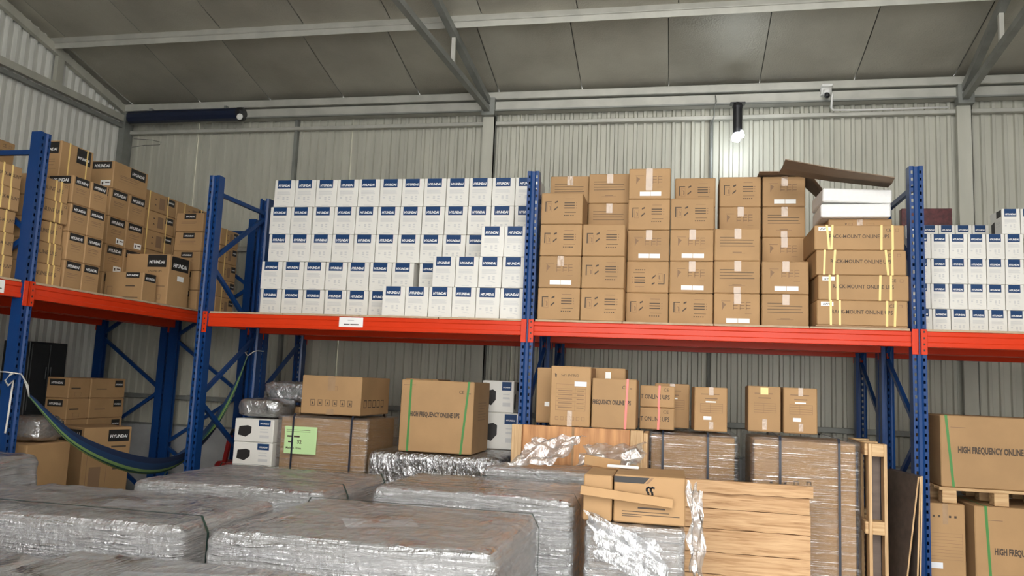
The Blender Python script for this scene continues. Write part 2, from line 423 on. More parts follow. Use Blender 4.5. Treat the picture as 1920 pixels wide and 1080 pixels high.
struct(ob('wall_front', [(gbox(XL, 1.7, YF - .1, YF, 0, 7.3), 'dark_wall'), (gbox(6.7, XR, YF - .1, YF, 0, 7.3), 'dark_wall'), (gbox(1.7, 6.7, YF - .1, YF, 6.65, 7.3), 'dark_wall')]))  # unseen wall, added to narrow the daylight and darken the left side
struct(ob('wall_right', [(gbox(XR, XR + 0.1, YF, YW, 0, 7.3), 'dark_wall')]))  # unseen wall, added to keep out light from the right
pl = struct(empty('trim_1'), 'low rendered concrete plinth under the steel walls')
ob('plinth', [(gbox(XL, XR, YW - 0.05, YW + 0.1, 0, 1.04, 0.008), 'concrete')], pl)
ob('plinth', [(gbox(XL - 0.1, XL + 0.06, YF, YW - 0.05, 0, 1.04, 0.008), 'concrete')], pl)
ob('ledge', [(gbox(XL, XR, YW - 0.07, YW - 0.03, 1.04, 1.055), 'galv_dark')], pl)

# roof: foil-faced insulation boards between purlins
cl = struct(empty('ceiling'), 'sloping roof lined with dull foil insulation boards between steel purlins')
ob('roof_sheet', [(([(XL - .1, YW + .1, roofz(YW + .1) + .05), (XR, YW + .1, roofz(YW + .1) + .05), (XR, YF, roofz(YF) + .05), (XL - .1, YF, roofz(YF) + .05)], [(0, 1, 2, 3)]), 'galv_dark')], cl)
PW = 0.88; strips = [(2.12, 0.85, -2.485), (0.85, -0.35, -2.40), (-0.35, -1.55, -2.44), (-1.55, -2.75, -2.44)]
for ya, yb, xs in strips:
    L = math.hypot(ya - yb, RS * (ya - yb)); ang = math.atan(RS)
    rows = 14; cols = 10; v = []; f = []
    for r_ in range(rows + 1):
        for c_ in range(cols + 1):
            u_, w_ = c_ / cols, r_ / rows
            sag = -0.014 * math.sin(PI * w_) * (1 - 0.3 * math.sin(PI * u_)) + 0.003 * noise.noise(Vector((u_ * 3, w_ * 4, xs + ya)))
            v.append((0.004 + u_ * (PW - 0.008), -w_ * L, sag))
    for r_ in range(rows):
        for c_ in range(cols):
            a = r_ * (cols + 1) + c_; f.append((a, a + 1, a + cols + 2, a + cols + 1))
    me = make_mesh('insulation_board', [((v, f), 'foil')], smooth=True)
    x = xs - PW
    while x < XR:
        link('insulation_board', me, cl, (x, ya, roofz(ya)), (-ang, 0, 0)); x += PW
ob('insulation_lining', [(([(XL, -2.75, roofz(-2.75)), (XR, -2.75, roofz(-2.75)), (XR, YF, roofz(YF)), (XL, YF, roofz(YF))], [(0, 3, 2, 1)]), 'foil')], cl)
def purlin_profile(h, d, t=0.012):
    return [(0, 0), (0, -h), (-d, -h), (-d, -h + .018), (-d + t, -h + .018), (-d + t, -h + t), (-t, -h + t), (-t, 0)]
for k, yp in enumerate((0.85, -0.35, -1.55, -2.75, -3.95, -5.15)):
    zt = roofz(yp) + 0.015
    ob('purlin', [(gmove(gbox(0, XR - XL, -0.03, 0.03, -0.075, 0, 0.004), Matrix.Translation((XL, yp, zt)) @ Matrix.Rotation(-math.atan(RS), 4, 'X')), 'galv_light'),
                  (gbox(XL, XR, yp - 0.032, yp - 0.024, zt - 0.125, zt - 0.05), 'galv_light')], cl)

# frame of the building: eave members, girts, columns, roof trusses
fr = struct(empty('trim_2'), 'grey painted steel columns, girts and eave channel of the building frame')
ob('eave_purlin', [(gbox(XL, XR, 1.93, 2.06, 4.60, 4.68, 0.006), 'galv_light')], fr)
ob('eave_channel', [(gbox(XL, XR, 1.955, 2.06, 4.475, 4.585, 0.006), 'galv_light'), (gbox(XL, XR, 1.935, 1.96, 4.475, 4.49), 'galv_dark')], fr)
ob('girt', [(gbox(XL, XR, 2.02, 2.075, 4.352, 4.392, 0.004), 'galv_light')], fr)
ob('girt', [(gbox(XL, XR, 2.03, 2.075, 2.98, 3.03, 0.004), 'galv_light')], fr)
ob('girt', [(gbox(XL, XR, 2.03, 2.075, 1.32, 1.37, 0.004), 'galv_dark')], fr)
def column(x, w=0.125, z1=4.62):
    ob('column', [(gbox(x - w / 2, x + w / 2, 1.965, 2.0, 0, z1), 'galv'), (gbox(x - .012, x + .012, 2.0, 2.06, 0, z1), 'galv_dark'), (gbox(x + w / 2 - .006, x + w / 2, 1.965, 2.07, 0, z1), 'galv_dark')], fr)
for cx in (1.826, 6.388): column(cx)
ob('column', [(gbox(-2.60, -2.50, 1.93, 2.07, 0, 4.6), 'galv_dark')], fr)
ob('wall_post', [(gbox(-0.42, -0.385, 2.03, 2.085, 1.0, 4.5), 'galv_dark')], fr)
ob('downpipe', [(gtube([(4.10, 2.04, 1.1), (4.10, 2.04, 4.39)], 0.018, 8), 'galv_dark')], fr)
SK = 0.0758                                     # the roof trusses stand slightly out of square
def truss(x0, zb, zt, name='roof_truss'):
    t = struct(empty(name, (0, 0, 0)), 'grey welded steel roof truss of two chords and short struts')
    def P(y, z): return (x0 - SK * (2.0 - y), y, z)
    n = 8.4
    ob('lower_chord', [(gbar(P(2.0, zb), P(2.0 - n, zb + .0255 * n), 0.055, 0.055), 'galv_dark')], t)
    ob('upper_chord', [(gbar(P(2.0, zt), P(2.0 - n, zt + RS * n), 0.06, 0.07), 'galv_dark')], t)
    y = 0.85; k = 0
    while y > -5.2:
        a = P(y, zb + .0255 * (2 - y)); b = P(y, zt + RS * (2 - y))
        ob('strut', [(gbar(a, b, 0.035, 0.035), 'galv_light')], t)
        y2 = y - 1.2
        if k: ob('strut', [(gbar(a, P(y2, zt + RS * (2 - y2)), 0.035, 0.035), 'galv_dark')], t)
        y = y2; k += 1
    ob('gusset', [(gbox(x0 - .07, x0 + .07, 1.90, 2.0, zb - .06, zt + .06), 'galv_dark')], t)
    return t
truss(1.826, 4.485, 4.55, 'trim_3'); truss(6.388, 4.465, 4.53, 'trim_4')
# half truss against the side wall
t = struct(empty('trim_5'), 'grey steel truss lying against the corrugated side wall')
def PL(y, z): return (-2.55, y, z)
ob('lower_chord', [(gbar(PL(2.05, 4.52), PL(-6.4, 4.41), 0.05, 0.075), 'galv')], t)
ob('upper_chord', [(gbar(PL(2.05, 4.60), PL(-6.4, 4.60 + RS * 8.45), 0.05, 0.085), 'galv')], t)
for y in (0.93, -0.25, -1.45, -2.65, -3.85): ob('strut', [(gbar(PL(y, 4.50), PL(y, 4.60 + RS * (2.05 - y)), 0.045, 0.085), 'galv')], t)
ob('girt', [(gbar(PL(2.05, 4.43), PL(-6.4, 4.32), 0.035, 0.045), 'galv_dark')], t)

# ------------------------------------------------------------------ pallet racks
def upright_mesh(H):
    """open C-section post: front web with two columns of real holes, side flanges with lips"""
    xs = [-.045, -.034, -.021, -.010, .010, .021, .034, .045]
    ys = [-.045, -.045, -.045, -.036, -.036, -.045, -.045, -.045]
    v = []; f = []
    pitch = 0.05; n = int(H / pitch); zs = [0]
    for k in range(n): zs += [k * pitch + .014, k * pitch + .036]
    zs.append(H)
    C = len(xs)
    for z in zs:
        for a, b in zip(xs, ys): v.append((a, b, z))
    for r_ in range(len(zs) - 1):
        hole = (r_ % 2 == 1)
        for c_ in range(C - 1):
            if hole and c_ in (1, 5): continue
            a = r_ * C + c_; f.append((a, a + 1, a + C + 1, a + C))
    parts = [((v, f), 'blue_paint')]
    for s in (-1, 1):
        q = [(s * .045, -.045), (s * .045, .038), (s * .028, .045), (s * .018, .045)]
        vv = [(a, b, 0) for a, b in q] + [(a, b, H) for a, b in q]
        ff = [(i, i + 1, 5 + i, 4 + i) if s > 0 else (i + 4, 5 + i, i + 1, i) for i in range(3)]
        parts.append(((vv, ff), 'blue_paint'))
    parts.append((gbox(-.047, .047, -.047, .047, 0, .008), 'blue_paint'))
    return make_mesh('upright', parts)
HP = 3.27
UP = upright_mesh(HP)
def beam_mesh(L, zt=2.12, h=0.108):
    pr = [(-.022, zt), (-.030, zt - .006), (-.030, zt - .030), (-.025, zt - .036), (-.025, zt - .072), (-.031, zt - .078), (-.031, zt - h + .004), (-.027, zt - h), (.018, zt - h), (.018, zt - .02), (.004, zt - .02), (.004, zt)]
    return make_mesh('beam', [(gext(pr[::-1], L), 'red_paint')])
def connector_mesh(zt=2.132, h=0.172):
    parts = [(gbox(-.021, .021, -.053, -.049, zt - h, zt, .001), 'red_paint'), (gbox(-.021, -.017, -.053, -.005, zt - h, zt), 'red_paint')]
    for k in range(4): parts.append((gbox(-.004, .006, -.0545, -.0528, zt - .025 - k * .042, zt - .012 - k * .042), 'black_print'))
    return make_mesh('connector', parts)
CON = connector_mesh()
CONR = make_mesh('connector', [(gmove((list(map(tuple, [p.co for p in CON.vertices])), [tuple(q.vertices)[::-1] for q in CON.polygons]), Matrix.Scale(-1, 4, (1, 0, 0))), 'red_paint')])
def rack(label, loc, rz, posts, depth, dz=0.0, group='pallet racks', ends=True):
    R = empty('pallet_rack', loc, rz); tag(R, label, 'rack', group)
    for px in posts:
        link('upright', UP, R, (px, 0, 0)); link('upright', UP, R, (px, depth, 0), (0, 0, PI))
        zs = [3.12, 2.56, 2.0, 1.44, 0.88, 0.32]
        ob('brace', [(gbar((px, .03, 3.13), (px, depth - .03, 3.13), .028, .034), 'blue_paint')], R)
        for k in range(5):
            a, b = (depth - .04, .04) if k % 2 == 0 else (.04, depth - .04)
            ob('brace', [(gbar((px, a, zs[k] - .05), (px, b, zs[k + 1] + .02), .028, .034), 'blue_paint')], R)
    for k in range(len(posts) - 1):
        L = posts[k + 1] - posts[k] - .09
        bm = BEAMS.setdefault(round(L, 3), beam_mesh(L))
        for yy, rr in ((0, 0), (depth, PI)):
            if rr == 0:
                b = link('beam', bm, R, (posts[k] + .045, 0, dz))
            else:
                b = link('beam', bm, R, (posts[k + 1] - .045, depth, dz), (0, 0, PI))
            link('connector', CON, b, (-.018, 0, 0)); link('connector', CONR, b, (L + .018, 0, 0))
        nb = 4; w = (posts[k + 1] - posts[k] - .1) / nb
        for q in range(nb):
            x0 = posts[k] + .05 + q * w
            ob('deck_board', [(gbox(x0 + .003, x0 + w - .003, -.028, depth + .028, 2.12 + dz, 2.135 + dz, .001), 'deck_board')], R)
    return R
BEAMS = {}
GA = 'pallet racks'
RA1 = rack('blue and orange pallet rack with white cartons and brown boxes facing the aisle', (0, 0, 0), 0, [0, 2.7, 5.4, 8.1], 0.82)
RA2 = rack('blue and red pallet rack standing behind, against the corrugated back wall', (0, 0.935, 0), 0, [0, 2.7, 5.4, 8.1], 0.78)
RB1 = rack('blue and orange pallet rack along the side wall, brown cartons above the hammock', (-0.64, 0, 0), PI / 2, [-4.13, -1.2, 1.73], 0.82, dz=0.08)
RB2 = rack('blue and red pallet rack in the corner, tight against the side wall', (-1.575, 0, 0), PI / 2, [-4.13, -1.2, 1.73], 0.78, dz=0.08)
# paper shelf tags on the beams
for R_, x_, z_ in ((RA1, 1.15, 2.025),):
    p = at(636, 600, 'Y', -0.033); q = at(680, 616, 'Y', -0.033)
    D = Decal(q.x - p.x, .075); D.rect(0, 1, 0, 1, 'sticker', .001); D.rect(.36, .62, .66, .74, 'grey_print', .0015); D.rect(.2, .45, .22, .32, 'ink', .0015); D.rect(.48, .82, .22, .32, 'ink', .0015)
    s = link('shelf_tag', make_mesh('shelf_tag', D.parts), R_, (p.x, -.0325, z_ + .012)); s['label'] = 'white paper shelf tag'
D = Decal(.14, .085); D.rect(0, 1, 0, 1, 'sticker', .001); D.rect(.15, .85, .3, .38, 'ink', .0015)
s = link('shelf_tag', make_mesh('shelf_tag', D.parts), RB1, (-1.53, -.0325, 2.107)); s['label'] = 'white paper shelf tag'

# ------------------------------------------------------------------ print designs
def d_white(D):
    D.rect(.14, .80, .69, .995, 'navy_print', .0006)
    D.text('HYUNDAI', .19, .75, .745, 'white_print', .03, .12, hs=1.2)
def d_white_print(D):
    D.lines(.14, .86, (.575, .545, .515, .485, .455), 'grey_print', .016, 3)
    D.rect(.14, .34, .40, .41, 'grey_print')
    for x, z in ((.15, .30), (.42, .32), (.42, .26), (.62, .33), (.62, .25)): D.rect(x, x + .10, z, z + .05, 'grey_print')
    D.poly([(.45, .20), (.75, .15), (.75, .165), (.45, .22)], 'grey_print')
    D.rect(.30, .62, .045, .06, 'grey_print')
WHITE = (('-Y', 'front_label', 'wl', d_white), ('-Y', 'print', 'wp', d_white_print))
def d_side_white(D):
    D.rect(.55, .95, .70, .97, 'black_print'); D.poly([(.1, .15), (.4, .05), (.4, .62), (.1, .55)], 'black_print'); D.lines(.5, .9, (.5, .45, .35), 'grey_print', .02, 5)
def d_door(D):
    i = 'ink'
    D.rect(.10, .25, .70, .725, i); D.rect(.10, .125, .40, .70, i); D.frame(.15, .255, .38, .66, 'faded_ink', .006)
    D.poly([(.19, .60), (.235, .55), (.235, .45), (.205, .43), (.21, .52)], 'faded_ink')
    D.poly([(.33, .66), (.40, .70), (.40, .75), (.33, .71)], i); D.poly([(.31, .42), (.40, .52), (.40, .57), (.31, .47)], i)
    D.rect(.58, .80, .80, .815, 'faded_ink')
    for z in (.66, .58, .50): D.rect(.56, .81, z, z + .03, i); D.rect(.84, .86, z, z + .03, 'faded_ink')
    D.rect(.57, .84, .36, .372, i)
    for k in range(5): D.rect(.56 + k * .05, .59 + k * .05, .26, .29, i)
def d_door_flip(D):
    E_ = Decal(D.w, D.h); d_door(E_)
    for (v, f), m_ in E_.parts: D.parts.append((([(D.w - p[0], p[1], D.h - p[2]) for p in v], f), m_))
def d_icons(D):
    i = 'faded_ink'
    D.rect(.16, .36, .76, .775, i); D.poly([(.18, .48), (.18, .74), (.27, .66), (.22, .58)], i)
    for x in (.42, .57, .70):
        for z in (.72, .63, .54): D.rect(x, x + .10, z, z + .025, i)
        D.rect(x, x + .012, .50, .72, i)
    D.rect(.68, .82, .38, .39, i)
def d_stick(D): D.rect(.27, .52, .10, .24, 'sticker', .0016)
def d_stick2(D): D.rect(.53, .78, .10, .24, 'sticker', .0016)
def d_lines(D):
    for z, a in ((.72, .45), (.63, .86), (.54, .84), (.45, .88)): D.rect(.12, a, z, z + .016, 'ink')
    D.rect(.32, .68, .23, .24, 'faded_ink'); D.rect(.40, .60, .25, .275, 'faded_ink')
def d_tape(D): D.rect(.44, .59, .68, 1, 'tape', .0014)
def d_tape_long(D): D.rect(.41, .57, .28, 1, 'tape', .0014)
def d_tape_low(D): D.rect(.43, .58, 0, .2, 'tape', .0014)
def d_rack(D):
    D.text('RACK-MOUNT ONLINE UPS', .165, .835, .47, 'ink', .014, hs=1.15)
    D.text('CE', .80, .86, .74, 'ink'); D.frame(.90, .94, .74, .86, 'faded_ink', .004)
def d_awt(D):
    D.rect(.045, .185, .77, .93, 'sticker', .001); D.text('AWT', .065, .15, .80, 'black_print', .02, lift=.0016)
def d_hf(D):
    D.text('HIGH FREQUENCY ONLINE UPS', .14, .82, .475, 'ink', .045, hs=1.8)
    D.text('CE', .80, .87, .83, 'ink', .01); D.rect(.90, .96, .83, .84, 'ink')
    D.rect(.03, .2, .925, .932, 'faded_ink')
def d_online(D):
    D.text('RACK-MOUNT ONLINE UPS', -.35 if False else .03, .86, .36, 'ink', .006, hs=1.3); D.text('CE', .70, .85, .76, 'ink', .005); D.rect(.90, .96, .76, .78, 'faded_ink')
def d_hy_black(D):
    D.rect(.10, .90, .70, .97, 'black_print'); D.text('HYUNDAI', .18, .82, .76, 'white_print', .028, .12, hs=1.1, lift=.0014)
def d_hy_black_r(D):
    D.rect(.48, .92, .62, .97, 'black_print'); D.text('HYUNDAI', .52, .88, .72, 'white_print', .028, .12, lift=.0014)
def d_hy_big(D):
    D.rect(.50, .93, .74, .985, 'black_print'); D.text('HYUNDAI', .54, .89, .81, 'white_print', .028, .12, hs=1.1, lift=.0014)
    D.text('ONLINE UPS', .53, .84, .64, 'ink', .005); D.lines(.6, .95, (.36,), 'ink', .01)
    D.frame(.78, .86, .10, .2, 'faded_ink', .008)
def d_hy_lines(D):
    D.lines(.2, .8, (.55, .50, .42), 'faded_ink', .018, 6); D.rect(.15, .85, .33, .335, 'faded_ink')
def d_hy_stick(D): D.rect(.5, .92, .08, .28, 'sticker', .0016); D.rect(.55, .62, .12, .22, 'ink', .002); D.rect(.7, .88, .18, .22, 'ink', .002)
def d_flat(D):
    D.rect(.72, .95, .55, .9, 'black_print'); D.text('HYUNDAI', .74, .93, .68, 'white_print', .028, .12, lift=.0014)
    D.rect(.5, .66, .2, .8, 'faded_ink'); D.poly([(.38, .62), (.43, .66), (.38, .7)], 'ink'); D.poly([(.38, .32), (.43, .36), (.38, .4)], 'ink')
def d_spec(D):
    i = 'faded_ink'
    D.frame(.14, .88, .26, .70, i, .006); D.rect(.62, .626, .26, .70, i)
    for z in (.62, .55, .48, .41, .34): D.rect(.14, .88, z, z + .005, i); D.rect(.2, .55, z - .035, z - .02, i); D.rect(.66, .84, z - .035, z - .02, i)
    for k in range(6): D.frame(.14 + .13 * k, .22 + .13 * k, .10, .16, i, .008)
def d_spec_head(D): D.text('ONLINE UPS', .26, .70, .83, 'ink', .006, flip=True); D.poly([(.10, .88), (.15, .86), (.14, .80), (.11, .82)], 'ink')
def d_bluestick(D): D.rect(.60, .90, .67, .75, 'white_paper', .0016)
def d_small_spec(D):
    i = 'faded_ink'; D.rect(.2, .76, .83, .85, i); D.rect(.32, .70, .73, .755, i)
    for z in (.62, .57, .52, .47, .42): D.rect(.18, .86, z, z + .008, i)
    for x in (.18, .48, .85): D.rect(x, x + .008, .42, .63, i)
def d_whitetag(D): D.rect(.28, .52, .26, .34, 'sticker', .0016)
def d_whitetag2(D): D.rect(.34, .66, .655, .685, 'sticker', .0016)
def d_small_tape(D): D.rect(.44, .58, .82, 1, 'tape', .0014)
def d_small_tape2(D): D.rect(.45, .58, .05, .22, 'tape', .0014)
def d_symbols(D):
    for k in range(6):
        x = .16 + k * .125; D.frame(x, x + .075, .22, .38, 'ink', .007)
        D.poly([(x + .02, .26), (x + .055, .26), (x + .0375, .34)], 'ink')
    D.frame(.47, .60, .62, .74, 'faded_ink', .004)
def d_tape_v(D): D.rect(.44, .56, .62, 1, 'tape', .0014)
def d_tape_v2(D): D.rect(.44, .56, 0, .14, 'tape', .0014)
def d_ups_white(D):
    D.rect(.62, .92, .70, .97, 'navy_print'); D.text('HYUNDAI', .66, .88, .78, 'white_print', .028, .12, lift=.0014)
    D.poly([(.10, .30), (.30, .22), (.44, .40), (.44, .66), (.34, .72), (.12, .66)], 'black_print', .0012)
    D.lines(.66, .92, (.56, .46, .43), 'grey_print', .03, 4); D.rect(.66, .9, .2, .32, 'grey_print')

# ------------------------------------------------------------------ white cartons, first bay
DK = 2.1365; HW = 0.2425
GW = 'white cartons with navy labels on the first bay'
def wrow(row, xs0, pitch, n, y, wdt, txt, gaps=None, first=0):
    z0 = DK + row * HW; x = xs0
    for k in range(n):
        if gaps and k in gaps: x += gaps[k]
        carton(txt % ORD[k], x + .002, x + .002 + wdt, y, y + .335, z0, z0 + HW - .002, 'white_carton', GW, WHITE, jit=.004, c=.003)
        x += pitch
RW = ['bottom', 'second', 'third', 'fourth', 'top']
rows = [(.238, .2005, 12, {6: .03}), (.229, .2005, 12, {7: .04}), (.277, .1985, 12, None), (.270, .1990, 12, {2: .008}), (.292, .1975, 12, None)]
for r_, (x0, p_, n_, g_) in enumerate(rows):
    wrow(r_, x0, p_, n_, .42, .192, 'white navy-labelled carton, %s from the left in the ' + RW[r_] + ' row of the tall stack', g_)
for r_, (x0, p_, n_) in enumerate([(1.498, .1918, 6), (1.902, .1868, 4), (2.283, .1835, 2)]):
    wrow(r_, x0, p_, n_, .06, .1815 if r_ else .187, 'white navy-labelled carton, %s on the ' + ('low', 'middle', 'upper')[r_] + ' step of the stepped front stack by the post')

# ------------------------------------------------------------------ brown boxes, second bay
HB = 0.2435; GB = 'brown boxes in columns on the second bay'
DOOR = (('-Y', 'print', 'door', d_door),)
DOORF = (('-Y', 'print', 'doorf', d_door_flip),)
ICON = (('-Y', 'print', 'icon', d_icons), ('-Y', 'tape', 'tape', d_tape))
ST2 = (('-Y', 'sticker', 'stick', d_stick), ('-Y', 'sticker', 'stick2', d_stick2))
ICONS = ICON + ST2
ICONL = (('-Y', 'print', 'icon', d_icons), ('-Y', 'tape', 'tapel', d_tape_long)) + ST2
LINE = (('-Y', 'print', 'line', d_lines), ('-Y', 'tape', 'tape', d_tape))
LINEE = (('-Y', 'print', 'line', d_lines), ('-Y', 'tape', 'tape', d_tape), ('-Y', 'tape', 'tapelow', d_tape_low))
DN = {id(DOOR): 'door drawing', id(DOORF): 'upside-down door drawing', id(ICON): 'faded diagrams and tape', id(ICONS): 'faded diagrams and two white stickers',
      id(ICONL): 'long tape and two white stickers', id(LINE): 'four printed lines', id(LINEE): 'printed lines, taped top and bottom', id(()): 'plain face'}
PLAIN = ()
def bcol(x0, y0, w, des, colname, dep=.31):
    z = DK
    for k, d_ in enumerate(des):
        nm = DN.get(id(d_), 'plain face') if d_ else 'plain face'
        carton('brown box with %s, %s layer, %s' % (nm, ROWN[k], colname), x0, x0 + w, y0, y0 + dep, z, z + HB - .002, 'cardboard', GB, d_, jit=.005)
        z += HB
bcol(2.762, .0, .318, [DOOR, ICONS, DOOR, DOOR], 'column by the post')
bcol(3.086, .0, .318, [DOOR, DOOR, DOOR], 'second column from the post')
bcol(2.757, .42, .318, [PLAIN, PLAIN, PLAIN, PLAIN, LINE], 'rear column beside the post')
bcol(3.082, .36, .326, [PLAIN, PLAIN, PLAIN, LINE, LINE], 'rear second column', .34)
bcol(3.408, .22, .318, [DOOR, DOORF, ICONS, DOOR, ICONL], 'third column')
bcol(3.732, .20, .322, [DOOR, ICONS, ICONS, DOOR], 'fourth column', .30)
bcol(3.760, .52, .318, [PLAIN, PLAIN, PLAIN, PLAIN, DOOR], 'rear fourth column', .28)
bcol(4.058, .16, .326, [ICONS, LINEE, LINE], 'fifth column', .32)
bcol(4.108, .50, .315, [PLAIN, PLAIN, PLAIN, ICON, DOOR], 'rear fifth column', .30)
bcol(4.398, .16, .326, [LINE, ICONS], 'sixth column', .32)
bcol(4.436, .50, .318, [PLAIN, PLAIN, ICON, LINEE, ICONS], 'rear sixth column', .30)
# rack-mount boxes at the end of the bay
GR = 'flat strapped boxes at the end of the second bay'
RK = (('-Y', 'print', 'rack', d_rack),); RKA = RK + (('-Y', 'sticker', 'awt', d_awt),)
for k, (x0, d_, st, nm) in enumerate([(4.752, RKA, (.155, .255, (.77, .775), (.855, .868)), 'bottom box'), (4.762, RKA, (.128, .215, (.68, .69), (.80, .805)), 'second box'), (4.748, RK, ((.09, .10), (.195, .215), (.80, .775), .845), 'third box'), (4.738, RKA, ((.165, .14), (.19, .205), (.745, .75), .87), 'top box')]):
    z = DK + .012 + k * .178
    carton('flat brown box with yellow straps, %s of the stack under the white foam' % nm, x0, x0 + .592, .0, .52, z, z + .176, 'cardboard', GR, d_, straps=('yellow_strap', st), jit=.003)
o = ob('packing_board', [(gbox(4.74, 5.335, -.02, .5, DK, DK + .011, .002), 'cardboard_edge')]); tag(o, 'thin brown board under the stack of flat strapped boxes', 'board')
zt = DK + .012 + 4 * .178
carton('shallow brown box lying between the strapped boxes and the white foam', 4.86, 5.29, .15, .55, zt, zt + .075, 'cardboard', None, (('-Y', 'print', 'sh', lambda D: (D.poly([(.26, .55), (.29, .55), (.275, .35)], 'ink'), D.frame(.32, .38, .35, .6, 'faded_ink', .006), D.frame(.60, .72, .35, .6, 'faded_ink', .006))), ('-Y', 'tape', 'sht', lambda D: D.rect(.45, .54, .1, 1, 'tape', .0014))))
zf = zt + .078
for k, (h_, dx, rz) in enumerate([(.098, 0, -.02), (.100, .01, .03)]):
    g = gbox(-.235, .235, 0, .40, 0, h_, .008)
    o = ob('foam_block', [(g, 'foam'), (gbox(-.236, .236, -.001, 0, h_ * .45, h_ * .47), 'sticker')], None, (5.035 + dx, .10, zf), (0.0, .028 * k, rz))
    tag(o, 'white foam packing slab, %s of the two on the strapped boxes' % ('lower' if k == 0 else 'upper'), 'foam', 'white foam slabs'); zf += h_ + .010
# loose cardboard sheets on top
def card_sheet(label, pts, th=.006, bend=0.0, m_='cardboard_brown'):
    """folded sheet: rows of points across its width"""
    n = len(pts[0]); v = []; f = []
    for row in pts: v += [tuple(p) for p in row]
    R_ = len(pts)
    o_ = len(v); v += [(p[0], p[1], p[2] + th) for p in v]
    for r_ in range(R_ - 1):
        for c_ in range(n - 1):
            a = r_ * n + c_; f.append((a, a + n, a + n + 1, a + 1)); f.append((o_ + a, o_ + a + 1, o_ + a + n + 1, o_ + a + n))
    for c_ in range(n - 1):
        a = c_; f.append((a, a + 1, o_ + a + 1, o_ + a)); a = (R_ - 1) * n + c_; f.append((a + 1, a, o_ + a, o_ + a + 1))
    for r_ in range(R_ - 1):
        a = r_ * n; f.append((a + n, a, o_ + a, o_ + a + n)); a = r_ * n + n - 1; f.append((a, a + n, o_ + a + n, o_ + a))
    o = ob('cardboard_sheet', [((v, f), m_)]); tag(o, label, 'cardboard', 'loose cardboard sheets'); return o
card_sheet('folded brown cardboard sheet lying tilted over the white foam slabs', [[(4.528, -.10, 3.312), (4.88, -.09, 3.238), (5.254, -.08, 3.176)], [(4.53, .10, 3.306), (4.90, .10, 3.235), (5.28, .10, 3.182)], [(4.531, .32, 3.325), (4.91, .32, 3.26), (5.303, .30, 3.204)]])
card_sheet('flat brown cardboard sheet resting on the rear top box beside the foam', [[(4.40, .40, 3.362), (4.76, .40, 3.36), (4.90, .38, 3.16)], [(4.40, .80, 3.372), (4.77, .80, 3.364), (4.96, .78, 3.17)]])
o = ob('panel_board', [(gbox(5.72, 6.13, 1.55, 1.62, DK, 3.33, .004), 'maroon')]); tag(o, 'maroon speckled board standing behind the small white cartons', 'board')

# ------------------------------------------------------------------ small white cartons, third bay
GS = 'small white cartons on the third bay'
SIDEW = WHITE + (('-X', 'side_print', 'sw', d_side_white),)
for r_ in range(4):
    for k in range(7):
        x = 5.492 + k * .1235 + (.004, -.004, .0, .003)[r_]
        carton('small white navy-labelled carton beyond the last post, %s row, %s from the post' % (ROWN[r_], ORD[k]), x, x + .119, .40, .62, DK + r_ * .1855, DK + r_ * .1855 + .184, 'white_carton', GS, WHITE, jit=.003, c=.002)
for k in range(2):
    x = 6.095 + k * .124
    carton('small white carton standing on top of the third-bay stack, %s one' % ('left' if k == 0 else 'right'), x, x + .119, .40, .62, DK + 4 * .1855, DK + 5 * .1855, 'white_carton', GS, SIDEW, c=.002)
for k in range(5):
    x = 5.60 + k * .1235
    for r_ in range(5):
        carton('small white carton in the far stack behind the post, %s row, %s along' % (ROWN[r_], ORD[k]), x, x + .119, .98, 1.20, DK + r_ * .1855, DK + r_ * .1855 + .184, 'white_carton', GS, WHITE if r_ == 4 else (), c=.002)

# ------------------------------------------------------------------ side rack: brown cartons
DB = 2.2165
GK = 'strapped flat boxes on the side rack'
ONX = (('+X', 'print', 'onx', lambda D: (D.text('ONLINE UPS', .18, .84, .45, 'ink', .008, hs=1.0), D.text('CE', .86, .95, .78, 'ink'))),)
RMX = (('+X', 'print', 'rmx', lambda D: D.text('RACK-MOUNT', .68, .99, .47, 'ink', .008, hs=1.2)),)
for k in range(5):
    z = DB + k * .157; j_ = .008 * (k % 3)
    carton('flat strapped box just beyond the near post of the side rack, %s layer' % ROWN[k], -1.14, -.705 - j_, -1.145, -.80 - j_, z, z + .155, 'cardboard', GK, ONX, straps=('yellow_strap', (.62, .77)), sax='x', jit=.004)
    carton('flat strapped box before the near post of the side rack, %s layer' % ROWN[k], -1.14, -.70 - j_, -1.86, -1.255, z, z + .155, 'cardboard', GK, RMX, straps=('yellow_strap', (.74, .86)), sax='x', jit=.004)
for k in range(6):
    z = DB + k * .203
    carton('flat strapped box in the rear stack by the side wall, %s layer' % ROWN[k], -2.02, -1.57, -1.10, -.47, z, z + .201, 'cardboard', GK, (('+X', 'print', 'rackx', d_rack),), straps=('yellow_strap', (.5, .72)), sax='x')
GH = 'black-labelled brown cartons on the side rack'
HYB = (('+X', 'front_label', 'hyb', d_hy_black), ('+X', 'print', 'hyl', d_hy_lines))
HYBS = HYB + (('+X', 'sticker', 'hys', d_hy_stick),)
HYBY = HYB + (('-Y', 'side_label', 'hyb', d_hy_black), ('-Y', 'side_print', 'hyl', d_hy_lines))
for c_, (xa, xb, ya, yb, hh) in enumerate([(-.94, -.70, -.785, -.602, .2165), (-.94, -.70, -.598, -.412, .2165), (-1.345, -1.105, .115, .352, .25), (-1.345, -1.105, .358, .592, .25)]):
    for k in range(4):
        z = DB + k * hh
        d_ = HYBS if (c_ >= 2 and k > 0) else HYB
        if k == 3: d_ = HYBY
        carton('tall brown carton with black label on the side rack, %s column, %s layer' % (ORD[c_], ROWN[k]), xa, xb, ya, yb, z, z + hh - .002, 'cardboard', GH, d_, jit=.004)
